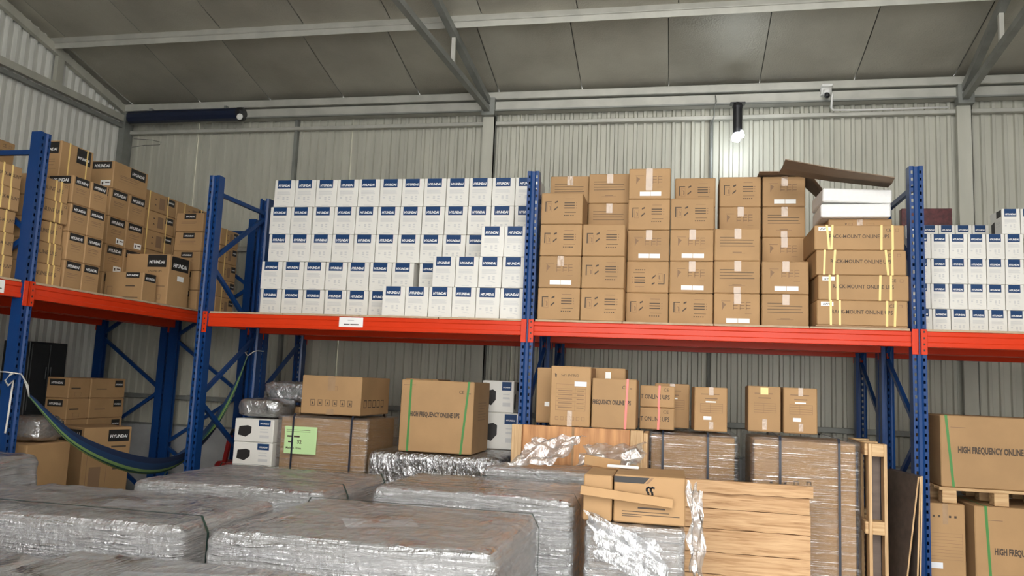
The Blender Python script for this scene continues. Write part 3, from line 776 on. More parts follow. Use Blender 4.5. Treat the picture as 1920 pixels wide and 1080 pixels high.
for k in range(4):
    z = DB + k * .209
    carton('brown carton in the hidden rear column under the strapped carton, %s layer' % ROWN[k], -1.17, -.955, -.66, -.31, z, z + .207, 'cardboard', GH)
z = DB + 4 * .209
carton('large brown carton with black labels and yellow straps, highest on the side rack', -1.155, -.955, -.66, -.31, z, z + .345, 'cardboard', GH, (('-Y', 'side_label', 'hyb', d_hy_black), ('-Y', 'side_print', 'hyl', d_hy_lines), ('+X', 'front_label', 'hybr', d_hy_black_r)), straps=('yellow_strap', (.25, .8)), sax='x')
z = DB + 4 * .25
carton('wide brown carton with black labels on top of the third and fourth columns', -1.345, -1.105, .12, .585, z, z + .245, 'cardboard', GH, (('-Y', 'side_label', 'hyb', d_hy_black), ('-Y', 'sticker', 'hys', d_hy_stick), ('+X', 'front_label', 'hybr', d_hy_black_r), ('+X', 'print', 'hyl', d_hy_lines)))
FL = (('+X', 'print', 'flat', d_flat),)
for k in range(6):
    z = DB + k * .188
    carton('long flat carton with two yellow straps behind the open boxes, %s layer' % ROWN[k], -1.48, -1.17, .60, 1.13, z, z + .186, 'cardboard', GK, FL, straps=('yellow_strap', (.22, .75)), sax='x', jit=.004)
for k in range(6):
    z = DB + k * .188
    carton('long flat strapped carton at the far end of the side rack, %s layer' % ROWN[k], -1.48, -1.17, 1.14, 1.66, z, z + .186, 'cardboard', GK, FL, straps=('yellow_strap', (.25, .8)), sax='x', jit=.004)
HYM = (('-Y', 'front_label', 'hym', lambda D: (D.rect(.30, .72, .66, .95, 'black_print'), D.text('HYUNDAI', .36, .68, .75, 'white_print', .028, .12, lift=.0014))), ('-Y', 'print', 'hyl', d_hy_lines))
for k in range(5):
    z = DB + k * .187 - (.0)
    carton('brown carton with centred black label facing out, %s layer beside the rack corner' % ROWN[k], -.945, -.655, .835, 1.09, z, z + .184, 'cardboard', GH, HYM, jit=.004)
z = DB
for k in range(5):
    carton('brown strapped carton behind the corner post, %s layer' % ROWN[k], -.95, -.70, 1.22, 1.55, z, z + .172, 'cardboard', GK, FL, straps=('yellow_strap', (.3,)), sax='x'); z += .174
carton('large brown carton with two black labels at the edge of the side rack', -1.095, -.652, .385, .70, DB, DB + .455, 'cardboard', None, (('-Y', 'front_label', 'hybig', d_hy_big), ('+X', 'side_label', 'hyb', d_hy_black), ('+X', 'sticker', 'bst', lambda D: D.rect(.4, .7, .5, .6, 'sticker', .0016))))
carton('small brown carton in front of the large one on the side rack edge', -1.075, -.70, .115, .30, DB, DB + .252, 'cardboard', None, (('-Y', 'front_label', 'hyr', lambda D: (D.rect(.55, .90, .80, .985, 'black_print'), D.text('HYUNDAI', .58, .87, .85, 'white_print', .028, .12, lift=.0014))), ('-Y', 'print', 'hyr2', lambda D: (D.frame(.08, .22, .15, .5, 'faded_ink', .01), D.rect(.56, .8, .5, .54, 'ink'), D.rect(.5, .9, .12, .14, 'ink'))), ('+X', 'side_label', 'hyb', d_hy_black)))

# ------------------------------------------------------------------ wrapped loads
def round_box(w, d, h, r, nx, ny, nz, amp, seed, stretch=(3, 3, 22), puff=0.0, skirt=0.0):
    """film skin: rounded box without a bottom, wrinkled along its surface"""
    pts = {}; v = []; f = []
    a, b = w / 2, d / 2
    def vid(p):
        k = (round(p[0], 5), round(p[1], 5), round(p[2], 5))
        if k in pts: return pts[k]
        q = Vector(p); inn = Vector((max(-a + r, min(a - r, q.x)), max(-b + r, min(b - r, q.y)), min(h - r, q.z)))
        n = q - inn
        if n.length < 1e-6: n = Vector((0, 0, 1))
        n.normalize(); s = inn + n * r
        top = max(0.0, n.z)
        s1 = noise.noise(Vector((s.x * stretch[0] + seed, s.y * stretch[1], s.z * stretch[2])))
        s2 = noise.noise(Vector(((s.x + s.z * .8) * 14 + seed, (s.y + s.z * .6) * 14, seed)))
        s3 = noise.noise(Vector((s.x * 2.2 + seed, s.y * 2.2 + 5, s.z * 2.2)))
        dsp = amp * (s1 * (1 - top * .6) + .45 * s2 + .8 * s3)
        rx = 1 - abs(noise.noise(Vector((s.x * 3 + s.y * 7 + seed, s.y * 2.5 - s.x * 5, s.z * 3)))) * 2.2
        ry = 1 - abs(noise.noise(Vector((s.x * 8 - s.y * 3 + seed, s.y * 6 + 9, s.z * 6)))) * 2.6
        dsp += amp * (1.1 * max(0, rx - .55) + .8 * max(0, ry - .6)) * (.45 + .55 * top)
        s = s + n * dsp
        if skirt and s.z < h * .3: s += Vector((n.x, n.y, 0)) * skirt * (1 - s.z / (h * .3))
        pts[k] = len(v); v.append(tuple(s)); return pts[k]
    def grid(fn, n1, n2):
        for i in range(n1):
            for j in range(n2):
                f.append((vid(fn(i / n1, j / n2)), vid(fn((i + 1) / n1, j / n2)), vid(fn((i + 1) / n1, (j + 1) / n2)), vid(fn(i / n1, (j + 1) / n2))))
    grid(lambda s, t: (-a + s * w, -b + t * d, h), nx, ny)
    grid(lambda s, t: (-a + s * w, -b, t * h), nx, nz)
    grid(lambda s, t: (a - s * w, b, t * h), nx, nz)
    grid(lambda s, t: (a, -b + s * d, t * h), ny, nz)
    grid(lambda s, t: (-a, b - s * d, t * h), ny, nz)
    return v, f
def pallet_base(o, w, d, h=.12, m_='pine'):
    nb = 5
    for k in range(nb):
        x = -w / 2 + k * (w - .09) / (nb - 1); ob('pallet_board', [(gbox(x, x + .09, -d / 2, d / 2, h - .018, h, .002), m_)], o)
    for yy in (-d / 2, -.04, d / 2 - .08):
        for xx in (-w / 2, -.045, w / 2 - .09): ob('pallet_block', [(gbox(xx, xx + .09, yy, yy + .08, .0, h - .018, .003), m_)], o)
def wrapped(label, x0, x1, y0, y1, z1, nx=2, ny=2, nz=3, film_='film', paper=None, straps=(.16, .84), rz=0.0, amp=.008, r=.05, load='load_grey', sst='dark_strap', group='stretch-wrapped pallet loads', z0=0.0, stretch=(2.4, 2.4, 30), name='wrapped_pallet', seed=None, base=True, saxis='x', gap=.006):
    w, d, h = x1 - x0, y1 - y0, z1 - z0
    o = empty(name, ((x0 + x1) / 2, (y0 + y1) / 2, z0), rz); tag(o, label, 'pallet load', group)
    hb = .12 if base else 0.0
    if base: pallet_base(o, w - .06, d - .06)
    wi, di, hi = w - .05, d - .05, h - hb - .022
    bm = make_mesh('carton_block', [(gbox(0, wi / nx - gap, 0, di / ny - gap, 0, hi / nz - .004, .006), load)])
    for i in range(nx):
        for j in range(ny):
            for k in range(nz): link('carton_block', bm, o, (-wi / 2 + i * wi / nx, -di / 2 + j * di / ny, hb + .004 + k * hi / nz))
    sd = seed if seed is not None else random.uniform(0, 50)
    res = .017
    fm = ob('stretch_film', [(round_box(w, d, h, r, int(w / res), int(d / res), int(h / (res * .7)), amp, sd, stretch), film_)], o, smooth=True)
    if paper:
        px, py, pw, pd, pr = paper
        ob('paper_sheet', [(gbox(-pw / 2, pw / 2, -pd / 2, pd / 2, 0, .0012), 'white_paper')], o, (px, py, h - .012), (0, 0, pr))
    e = .014
    for q in straps:
        if saxis == 'x':
            yy = -d / 2 + q * d; ps = [(-w / 2 - e, yy, 0), (-w / 2 - e, yy, h - r), (-w / 2 + r * .4, yy, h + e), (w / 2 - r * .4, yy, h + e), (w / 2 + e, yy, h - r), (w / 2 + e, yy, 0)]; off = Vector((0, .008, 0))
        else:
            xx = -w / 2 + q * w; ps = [(xx, -d / 2 - e, 0), (xx, -d / 2 - e, h - r), (xx, -d / 2 + r * .4, h + e * .6), (xx, d / 2 - r * .4, h + e * .6), (xx, d / 2 + e, h - r), (xx, d / 2 + e, 0)]; off = Vector((.008, 0, 0))
        v = []; f = []
        for p in ps: v += [tuple(Vector(p) - off), tuple(Vector(p) + off)]
        for i in range(len(ps) - 1): f.append((2 * i, 2 * i + 2, 2 * i + 3, 2 * i + 1))
        ob('strap', [((v, f), sst)], o)
    return o
GP = 'stretch-wrapped pallet loads'
Z5 = 1.05
wrapped('shrink-wrapped pallet load in front, white paper sheet under the film, centre of the near row', 2.045, 3.175, -3.05, -2.08, Z5, film_='film', paper=(-.05, .02, .30, .21, .5), straps=(.9,), seed=3.1, nx=2, ny=2, nz=1)
wrapped('shrink-wrapped pallet load behind the front one, nearest the open box pallet', 2.215, 3.30, -1.80, -1.03, 1.08, straps=(.22, .9), seed=8.3, nx=1, ny=2, nz=1)
wrapped('shrink-wrapped pallet load with flat grey top in the second row, before the white boxes', .90, 2.03, -1.95, -1.02, Z5, straps=(.30, .92), seed=12.4, nx=2, ny=2, nz=1)
wrapped('shrink-wrapped pallet load with a diagonal paper sheet near the hammock', .66, 1.93, -3.02, -2.25, Z5, straps=(.22,), paper=(.12, .10, .30, .21, .35), seed=17.7, nx=2, ny=1, nz=1)
wrapped('shrink-wrapped pallet load with a large white paper sheet, closest to the camera', 1.86, 2.76, -4.35, -3.47, Z5, straps=(), paper=(.10, .17, .42, .3, .25), seed=21.2, nx=1, ny=1, nz=1)
wrapped('corner of a shrink-wrapped pallet load at the lower edge, left of the closest one', .75, 1.74, -4.2, -3.42, 1.01, straps=(.3,), seed=25.9, nx=1, ny=1, nz=1)
wrapped('grey shrink-wrapped pallet load beside the hammock post', -.62, -.02, -2.20, -1.55, 1.10, straps=(), seed=30.3, nx=1, ny=1, nz=3)
wrapped('low shrink-wrapped pallet load between the post and the diagonal paper sheet', -.02, .60, -2.95, -2.25, 1.03, straps=(.6,), seed=33.3, nx=1, ny=1, nz=2)
wrapped('silvery wrapped pallet under the big carton with green straps', 1.515, 2.56, -.10, .62, 1.105, film_='film_heavy', straps=(), seed=40.2, nx=2, ny=1, nz=2, stretch=(16, 16, 5), amp=.007)
wrapped('wrapped pallet load with loose film on top in front of the plywood crate', 2.62, 3.29, -.98, -.50, 1.13, straps=(.5,), seed=44.4, nx=1, ny=1, nz=2)
o = wrapped('wrapped brown pallet load with a green paper, below the carton with handling symbols', .72, 1.49, -.02, .66, 1.338, film_='film_thin', straps=(.19, .82), saxis='y', sst='black_strap', load='cardboard', seed=50.1, nx=1, ny=1, nz=1, amp=.003, r=.02)
D = Decal(.27, .21); D.rect(0, 1, 0, 1, 'green_paper', .001); D.lines(.05, .8, (.86, .80), 'ink', .012, 2, .0015)
D.rect(.08, .25, .60, .66, 'ink', .0015); D.rect(.29, .47, .60, .66, 'ink', .0015); D.rect(.12, .22, .40, .45, 'ink', .0015); D.text('32', .40, .54, .37, 'ink', .03, lift=.0015); D.text('Made in China', .06, .54, .17, 'ink', .02, lift=.0015)
s = link('paper_notice', make_mesh('paper_notice', D.parts), o, (-.335 + .03, -.352, 1.338 - .30)); s['label'] = 'pale green paper notice'
wrapped('wrapped flat-pack pallet load with dark straps between crate and tall carton', 3.60, 4.235, -.02, .70, 1.355, film_='film_thin', straps=(.17, .66), saxis='y', sst='black_strap', load='cardboard', seed=55.5, nx=1, ny=1, nz=1, amp=.003, r=.02)
o = wrapped('tall wrapped carton with dark straps behind the raw board panel', 4.285, 4.975, -.28, .45, 1.372, film_='film_thin', straps=(.27, .80), saxis='y', sst='black_strap', load='cardboard', seed=60.6, nx=1, ny=1, nz=1, amp=.003, r=.02, base=False)
D = Decal(.66, 1.3)
for k, x in enumerate((.14, .26, .38, .50)): D.poly([(x, .80), (x + .05, .80), (x + .025 + .025 * (k % 2), .825)], 'ink') if k < 2 else D.frame(x, x + .045, .80, .826, 'ink', .008)
D.rect(0.02, .98, .93, .9315, 'faded_ink')
link('print', make_mesh('print', D.parts), o, (-.32, -.343, .02))

# ------------------------------------------------------------------ cartons under the racks
HF = (('-Y', 'print', 'hf', d_hf),)
carton('large brown carton with green straps standing on the silvery wrapped pallet', 1.757, 2.325, -.09, .42, 1.116, 1.648, 'cardboard', None, HF + (('+X', 'side_print', 'hfs', lambda D: D.lines(.3, .8, (.7, .66, .62, .58, .54, .5, .46), 'faded_ink', .008, 2)),), straps=('green_strap', ((.125, .135), (.855, .93))), name='large_carton')
carton('brown carton with a row of black handling symbols on the wrapped load', .90, 1.40, -.0, .62, 1.350, 1.650, 'cardboard', None, (('-Y', 'print', 'sym', d_symbols), ('-Y', 'tape', 'tv1', d_tape_v), ('-Y', 'tape', 'tv2', d_tape_v2), ('+X', 'side_print', 'sys', lambda D: [D.frame(.1 + .15 * k, .2 + .15 * k, .2, .4, 'ink', .01) for k in range(5)])))
carton('brown box standing behind the gap between the symbol carton and the green-strapped one', 1.50, 1.80, .72, 1.10, 1.338, 1.66, 'cardboard', None, (('-Y', 'tape', 'tape', d_tape),))
carton('plain brown carton supporting the far box', 1.49, 1.95, .70, 1.25, 0, 1.336, 'cardboard', None)
UW = (('-Y', 'front_print', 'upsw', d_ups_white),)
z = 0.0
GU = 'white boxes with a black unit pictured, under the first bay'
for k in range(7):
    carton('white box picturing a black unit left of the green-papered load, %s of the stack' % (['lowest', 'second', 'third', 'fourth', 'fifth', 'sixth', 'topmost'][k]), .357, .693, -.02, .38, k * .184, k * .184 + .182, 'white_carton', GU, UW, jit=.004)
def lump(label, c, rad, m_, seed, nm='wrapped_bundle', film_=None, cat='bundle'):
    v = []; f = []; n = 40; r_ = 22
    for i in range(r_ + 1):
        for k in range(n):
            th = PI * i / r_; ph = 2 * PI * k / n
            d = Vector((math.sin(th) * math.cos(ph), math.sin(th) * math.sin(ph), math.cos(th)))
            e_ = [abs(t) ** .45 * (1 if t > 0 else -1) for t in d]; q = Vector(e_)
            q *= 1 + .10 * noise.noise(d * 3 + Vector((seed, 0, 0))) + .05 * noise.noise(d * 9 + Vector((seed, 3, 0)))
            v.append((q.x * rad[0], q.y * rad[1], q.z * rad[2]))
    for i in range(r_):
        for k in range(n): f.append((i * n + k, (i + 1) * n + k, (i + 1) * n + (k + 1) % n, i * n + (k + 1) % n))
    o = empty(nm, (c[0], c[1], c[2] - rad[2])); tag(o, label, cat)
    ob('contents', [((v, f), m_)], o, (0, 0, rad[2]), smooth=True)
    ob('plastic_wrap', [(([tuple(Vector(p) * 1.03) for p in v], f), film_ or 'film_loose')], o, (0, 0, rad[2]), smooth=True)
    return o
lump('olive bundle in clear plastic on the white unit boxes', (.52, .18, 1.295 + .078), (.185, .17, .072), 'grey_bag', 2.2)
lump('dark grey bundle in clear plastic behind the olive one', (.60, .49, 1.41 + .09), (.24, .14, .085), 'black_plastic', 6.1)
carton('brown carton under the dark bundle behind the white unit boxes', .40, .70, .40, .75, 0, 1.38, 'cardboard', None)
GV = 'white boxes behind the green-strapped carton'
for k in range(2):
    carton('white box with navy print behind the green-strapped carton, %s' % ('upper' if k else 'lower'), 2.20 + .01 * k, 2.54 - .06 * k, .64, .86, 1.107 + k * .30 , 1.107 + k * .30 + (.298 if not k else .262), 'white_carton', GV, (('-Y', 'front_print', 'upsw', d_ups_white), ('+X', 'side_print', 'sw2', d_side_white)))
o = wrapped('brown wrapped load carrying the two white boxes behind the silvery pallet', 2.05, 2.58, .64, 1.18, 1.105, film_='film_thin', straps=(), load='cardboard', nx=1, ny=1, nz=2, amp=.002, base=False)

# plywood crate
cr = empty('plywood_crate', (3.14, -.265, 0)); tag(cr, 'reddish plywood crate with pale edge battens below the tall spec-sheet carton', 'crate')
W2 = .445
for x0, x1 in ((-W2 + .075, -W2 + .415), (-W2 + .425, W2 - .09)): ob('panel', [(gbox(x0, x1, -.165, -.150, .10, 1.375, .002), 'plywood')], cr)
ob('panel', [(gbox(-W2 + .01, W2 - .01, -.15, .16, .10, 1.36, .002), 'plywood')], cr)
for x0, x1 in ((-W2, -W2 + .07), (W2 - .085, W2)): ob('batten', [(gbox(x0, x1, -.185, -.150, .08, 1.375, .003), 'pine_up')], cr)
ob('batten', [(gbox(-W2 + .412, -W2 + .428, -.170, -.150, .1, 1.375), 'cardboard_edge')], cr)
ob('batten', [(gbox(W2, W2 + .03, -.17, .14, .1, 1.36, .003), 'pine_up')], cr)
ob('skid', [(gbox(-W2, W2, -.16, .16, 0, .09, .004), 'pine')], cr)
# on the crate
ZC = 1.377
carton('tall brown carton with a printed specification table on the plywood crate', 2.945, 3.222, -.40, -.06, ZC, ZC + .408, 'cardboard', None, (('-Y', 'print', 'spec', d_spec), ('-Y', 'heading', 'spech', d_spec_head), ('-Y', 'sticker', 'bls', d_bluestick), ('-Y', 'tape', 'tv', lambda D: D.rect(.44, .56, .0, .26, 'tape', .0014)), ('-X', 'side_print', 'tss', lambda D: D.rect(.1, .9, .52, .535, 'faded_ink'))), name='tall_carton')
carton('dark brown carton edge behind the tall spec-sheet carton by the post', 2.79, 2.93, -.06, .36, ZC, ZC + .40, 'cardboard', None, (('-Y', 'sticker', 'es', lambda D: D.rect(.45, .7, .3, .38, 'sticker', .0016)),))
carton('brown carton with a pink strap next to the spec-sheet carton', 3.232, 3.532, -.40, -.06, ZC - .0, ZC + .335, 'cardboard', None, (('-Y', 'print', 'hf2', lambda D: (D.text('FREQUENCY ONLINE UPS', .02, .88, .46, 'ink', .045, hs=1.8), D.text('CE', .68, .80, .80, 'ink'), D.rect(.85, .9, .8, .82, 'ink'))),), straps=('pink_strap', ((.76, .80),)))
carton('brown carton with a white tag peeping over the pink-strapped carton', 3.15, 3.43, .02, .36, ZC, ZC + .415, 'cardboard', None, (('-Y', 'sticker', 'wt', lambda D: D.rect(.48, .62, .68, .93, 'sticker', .0016)), ('-Y', 'tape', 'wtt', lambda D: D.rect(.3, .4, .5, .66, 'tape', .0014))))
for k in range(2):
    carton('small brown box with a pink strap, %s of the pair beside the pink-strapped carton' % ('upper' if k else 'lower'), 3.542, 3.785 - .0, -.05 + .0, .30, 1.369 + k * .156, 1.369 + k * .156 + .153, 'cardboard', 'pair of small pink-strapped boxes', (('-Y', 'print', 'onl', lambda D: (D.text('T ONLINE UPS', .02, .86, .38, 'ink', .02, hs=1.4), D.text('CE', .68, .83, .75, 'ink'))),), straps=('pink_strap', ((.54, .56),)))
SS = (('-Y', 'print', 'sspec', d_small_spec), ('-Y', 'tape', 'stp', d_small_tape), ('-Y', 'tape', 'stp2', d_small_tape2), ('-Y', 'sticker', 'swt', d_whitetag), ('-Y', 'sticker', 'swt2', d_whitetag2))
GT = 'small brown spec boxes on the wrapped loads'
carton('small brown spec box half hidden behind the pink-strapped pair', 3.635, 3.895, .36, .66, 1.368, 1.700, 'cardboard', GT, SS)
carton('small brown spec box leaning alone beside the pink-strapped pair', 3.918, 4.15, .10, .40, 1.368, 1.684, 'cardboard', GT, SS, rz=.05)
carton('small brown spec box with pale yellow tape on the tall wrapped carton', 4.295, 4.515, .02, .32, 1.388, 1.706, 'cardboard', GT, (('-Y', 'print', 'sspec', d_small_spec), ('-Y', 'tape', 'ytape', lambda D: (D.rect(.38, .62, .82, .97, 'yellow_strap', .0014), D.rect(.44, .58, .05, .28, 'tape', .0014)))), rz=-.015)
carton('small brown spec box with shiny tape at the end of the tall carton', 4.53, 4.755, .02, .32, 1.388, 1.704, 'cardboard', GT, SS, rz=.01)

# raw board panel in front of the tall carton
lp = empty('board_crate', (4.19, -.63, 0)); tag(lp, 'pale raw timber crate side of horizontal boards, knots and torn edges', 'crate')
zb = 0.0
hts = [.13, .145, .12, .15, .13, .14, .12, .10, .075]
for k, h_ in enumerate(hts):
    top = k == len(hts) - 1
    x0 = -.43 + random.uniform(0, .015); x1 = .40 + random.uniform(0, .012)
    if top: x0, x1 = -.45, .42
    n = 24; v = []; f = []
    y0, y1 = (-.075, -.03) if top else (-.05 + random.uniform(-.006, .006), -.02)
    for i in range(n + 1):
        x = x0 + (x1 - x0) * i / n; lo = zb + .003 + .006 * noise.noise(Vector((x * 9, k * 3, 0))) + (.01 * noise.noise(Vector((x * 6, 9, 0))) if top else 0); hi = zb + h_ - .001
        v += [(x, y0, lo), (x, y0, hi), (x, y1, lo), (x, y1, hi)]
    for i in range(n):
        a = i * 4; b = a + 4; f += [(a, b, b + 1, a + 1), (a + 3, b + 3, b + 2, a + 2), (a + 1, b + 1, b + 3, a + 3), (a, a + 2, b + 2, b)]
    f += [(0, 1, 3, 2), (n * 4, n * 4 + 2, n * 4 + 3, n * 4 + 1)]
    ob('board', [((v, f), 'raw_board')], lp); zb += h_
for x in (-.40, -.02, .36): ob('batten', [(gbox(x - .04, x + .04, -.02, .03, 0, 1.1, .003), 'pine_up')], lp)
ob('back_panel', [(gbox(-.42, .41, .03, .05, 0, 1.1, .002), 'plywood')], lp)

# pallet on its side, plywood sheets
sp = empty('standing_pallet', (5.075, -.02, 0), -.05); tag(sp, 'pale wooden pallet standing on edge beside the tall wrapped carton', 'pallet')
for y0 in (-.33,): pass
for x0, x1 in ((-.055, -.035), (.035, .055)):
    ob('edge_board', [(gbox(x0, x1, -.32, -.22, 0, 1.365, .002), 'pine_up')], sp)
    for yy in (-.02, .28): ob('edge_board', [(gbox(x0, x1, yy, yy + .10, 0, 1.365, .002), 'pine_up')], sp)
for zz in (1.285, .80, .32):
    for yy in (-.32, -.02, .28): ob('block', [(gbox(-.035, .035, yy, yy + .10, zz, zz + .08, .002), 'pine')], sp)
ob('inner_board', [(gbox(-.034, .034, -.20, -.19, 0, 1.28, .001), 'plywood_grey')], sp)
for zz in (1.29, .80, .32): ob('deck_slat', [(gbox(-.075, -.055, -.30, .38, zz, zz + .075, .002), 'pine')], sp)
for k, (xt, xb, yn, h_) in enumerate([(5.315, 5.17, -.28, 1.17), (5.327, 5.275, -.275, 1.172), (5.338, 5.30, -.27, 1.174)]):
    g = ([(xt - .006, yn, h_), (xt + .003, yn, h_), (xb + .003, yn, 0), (xb - .006, yn, 0), (xt - .006, .46, h_ - .02), (xt + .003, .46, h_ - .02), (xb + .003, .46, 0), (xb - .006, .46, 0)],
         [(0, 3, 2, 1), (4, 5, 6, 7), (0, 1, 5, 4), (3, 7, 6, 2), (0, 4, 7, 3), (1, 2, 6, 5)])
    o = ob('plywood_sheet', [(g, 'plywood_grey'), (gbar((xt - .0015, yn - .001, h_), (xb - .0015, yn - .001, 0), .009, .002, Vector((0, 1, 0))), 'pine_up')])
    tag(o, 'grey-brown plywood sheet leaning by the last post, %s of three' % ['outermost', 'middle', 'innermost'][k], 'plywood', 'leaning plywood sheets')

# third bay floor stack
carton('tall brown carton with a specification table below the pallet at the last post', 5.468, 5.708, .12, .62, 0, .968, 'cardboard', None, (('-Y', 'print', 'sp3', lambda D: [D.frame(.02, .92, .62, .80, 'faded_ink', .006)] + [D.rect(.02, .92, .62 + .022 * k, .622 + .022 * k, 'faded_ink') for k in range(1, 8)] + [D.rect(.02 + .14 * k, .08 + .14 * k, .905, .92, 'ink') for k in range(6)]), ('-Y', 'tape', 'sp3t', lambda D: D.rect(.42, .56, .86, 1, 'tape', .0014)), ('-Y', 'sticker', 'sp3s', lambda D: D.rect(.08, .40, .56, .60, 'white_paper', .0016))), name='tall_carton')
carton('large brown carton with a green strap on the floor under the pallet', 5.765, 6.45, .12, .72, 0, .968, 'cardboard', None, (('-Y', 'print', 'hf3', lambda D: (D.text('HIGH FREQUENCY ONLINE UPS', .17, .83, .67, 'ink', .045, hs=1.8), D.rect(.12, .25, .905, .91, 'faded_ink'))),), straps=('green_strap', ((.16, .10),)), name='large_carton')
pb = empty('wooden_pallet', (5.94, .45, .97)); tag(pb, 'low wooden pallet carrying the large carton in the third bay', 'pallet')
for x in (-.36, -.04, .27): 
    for y in (-.30, -.03, .24): ob('block', [(gbox(x, x + .09, y, y + .09, 0, .085, .003), 'pine')], pb)
for k in range(6): ob('deck_slat', [(gbox(-.38, .38, -.30 + k * .108, -.30 + k * .108 + .085, .085, .105, .002), 'pine')], pb)
carton('large brown carton with a green strap on the low pallet behind the last post', 5.578, 6.30, .16, .74, 1.077, 1.56, 'cardboard', None, (('-Y', 'print', 'hf4', lambda D: (D.text('HIGH FREQUENCY ONLINE UPS', .15, .80, .46, 'ink', .045, hs=1.8), D.text('CE', .80, .88, .78, 'ink', .01), D.rect(.09, .22, .83, .838, 'faded_ink'))),), straps=('green_strap', ((.105, .05),)), name='large_carton')

# ------------------------------------------------------------------ open pallet with film pulled back
wrapped('half-opened wrapped pallet with the film pulled aside below the opened boxes', 3.36, 3.845, -1.84, -1.20, .985, film_='film', straps=(), load='cardboard', nx=1, ny=1, nz=3, seed=70.1, amp=.006, r=.03)
def SLOGO(D):
    D.poly([(0, .84), (.42, .84), (.50, .97), (0, .97)], 'black_print'); D.poly([(.44, .84), (.48, .84), (.56, .97), (.52, .97)], 'faded_ink')
    for dx in (-.028, .028):
        D.stroke([(.5 + dx + x * .05, .67 + z * .10) for x, z in ((.75, .85), (.25, 1.0), (-.2, .75), (-.25, .35), (.2, -.1), (.3, -.5), (0, -.9), (-.5, -1.0))], .010, 'black_print')
    D.rect(.34, .72, .31, .345, 'ink')
    for z, e_ in ((.235, .78), (.175, .92), (.135, .4)): D.rect(.12, e_, z, z + .016, 'ink')
carton('opened brown box with a twisted black ring logo and dark corner band', 3.495, 3.845, -1.78, -1.36, .992, 1.222, 'cardboard', None, (('-Y', 'print', 'slogo', SLOGO),), name='opened_carton')
carton('brown box beside the ring-logo box on the half-opened pallet', 3.345, 3.487, -1.80, -1.36, .992, 1.215, 'cardboard', None, (), name='opened_carton')
o = ob('cardboard_strip', [(gmove(gbox(-.225, .225, -.012, .012, -.022, .022, .002), Matrix.Identity(4)), 'cardboard')], None, (3.56, -1.835, 1.125), (0, .09, .06)); tag(o, 'narrow folded cardboard strip lying across the opened boxes', 'cardboard')
o = ob('cardboard_flap', [(gbox(-.10, .10, -.006, .006, 0, .055, .002), 'cardboard')], None, (3.40, -1.40, 1.216), (.25, .10, -.1)); tag(o, 'small brown cardboard flap on the opened boxes under the loose film', 'cardboard')
def crumple(label, origin, ux, uy, nu, nv, amp, seed, m_='film_loose', sag=0.0, nm='loose_film'):
    """crumpled sheet of film spanned by two edge vectors"""
    O, U, V_ = Vector(origin), Vector(ux), Vector(uy); N_ = U.cross(V_).normalized(); v = []; f = []
    for i in range(nu + 1):
        for j in range(nv + 1):
            s, t = i / nu, j / nv
            p = O + U * s + V_ * t
            p += N_ * (amp * (noise.noise(Vector((s * 4 + seed, t * 4, 0))) + .35 * noise.noise(Vector((s * 9, t * 9 + seed, 2))) + .10 * noise.noise(Vector((s * 22, t * 22 + seed, 2)))))
            p += (U * noise.noise(Vector((t * 5, seed, 1))) * .10 * (abs(s - .5) * 2) + V_ * noise.noise(Vector((s * 5, seed, 7))) * .12 * (abs(t - .5) * 2))
            p.z -= sag * math.sin(PI * s)
            v.append(tuple(p))
    for i in range(nu):
        for j in range(nv):
            a = i * (nv + 1) + j; f.append((a, a + nv + 1, a + nv + 2, a + 1))
    o = ob(nm, [((v, f), m_)], smooth=True); tag(o, label, 'plastic film', 'loose plastic film'); return o
crumple('twisted clear film bunched up on the wrapped load before the plywood crate', (2.76, -.93, 1.145), (.32, -.03, .03), (.16, .16, .17), 40, 34, .045, 3.3)
crumple('crumpled clear film with a reddish tint heaped beside the cardboard flap', (3.19, -.86, 1.165), (.38, -.03, .01), (.05, .26, .12), 44, 36, .05, 7.7)
crumple('grey film hanging down the side of the opened box', (3.855, -1.82, 1.21), (.07, .06, -.05), (.015, .0, -.42), 24, 44, .03, 11.1)
crumple('torn clear film draped diagonally over the half-opened pallet front', (3.36, -1.875, 1.06), (.36, -.01, -.14), (.07, -.03, -.22), 44, 30, .02, 15.5, 'film_heavy')
o = ob('foam_strip', [(gbox(-.085, .085, -.012, .012, -.008, .008, .005), 'white_plastic')], None, (3.52, -1.5, 1.235), (0, .02, .1)); tag(o, 'white foam strip lying on the opened boxes', 'foam')

# ------------------------------------------------------------------ corner under the side rack
GC = 'brown cartons stacked under the side rack'
LA = (('-Y', 'front_label', 'hyc', lambda D: (D.rect(.12, .80, .6, .92, 'black_print'), D.text('HYUNDAI', .2, .72, .68, 'white_print', .028, .12, lift=.0014))), ('+X', 'print', 'hyc2', lambda D: (D.rect(.12, .55, .45, .52, 'ink'), D.frame(.3, .6, .1, .3, 'faded_ink', .012))))
LB = (('+X', 'front_label', 'hyd', lambda D: (D.rect(.68, .92, .55, .9, 'black_print'), D.text('HYUNDAI', .70, .90, .65, 'white_print', .028, .12, lift=.0014))), ('+X', 'print', 'hyd2', lambda D: D.rect(.15, .45, .42, .48, 'faded_ink')))
for k in range(3):
    z = .985 + .185 * k; lv = ['lowest', 'middle', 'topmost'][k]
    carton('short brown carton in the stack under the side rack, %s' % lv, -1.70, -1.47, .29, .55, z, z + .183, 'cardboard', GC, LA, jit=.006)
    carton('long brown carton in the stack under the side rack, %s' % lv, -1.70, -1.47, .565, 1.03, z, z + .183, 'cardboard', GC, LB, jit=.006)
carton('plain brown carton at the bottom of the stack under the side rack', -1.71, -1.465, .29, 1.03, 0, .983, 'cardboard', GC)
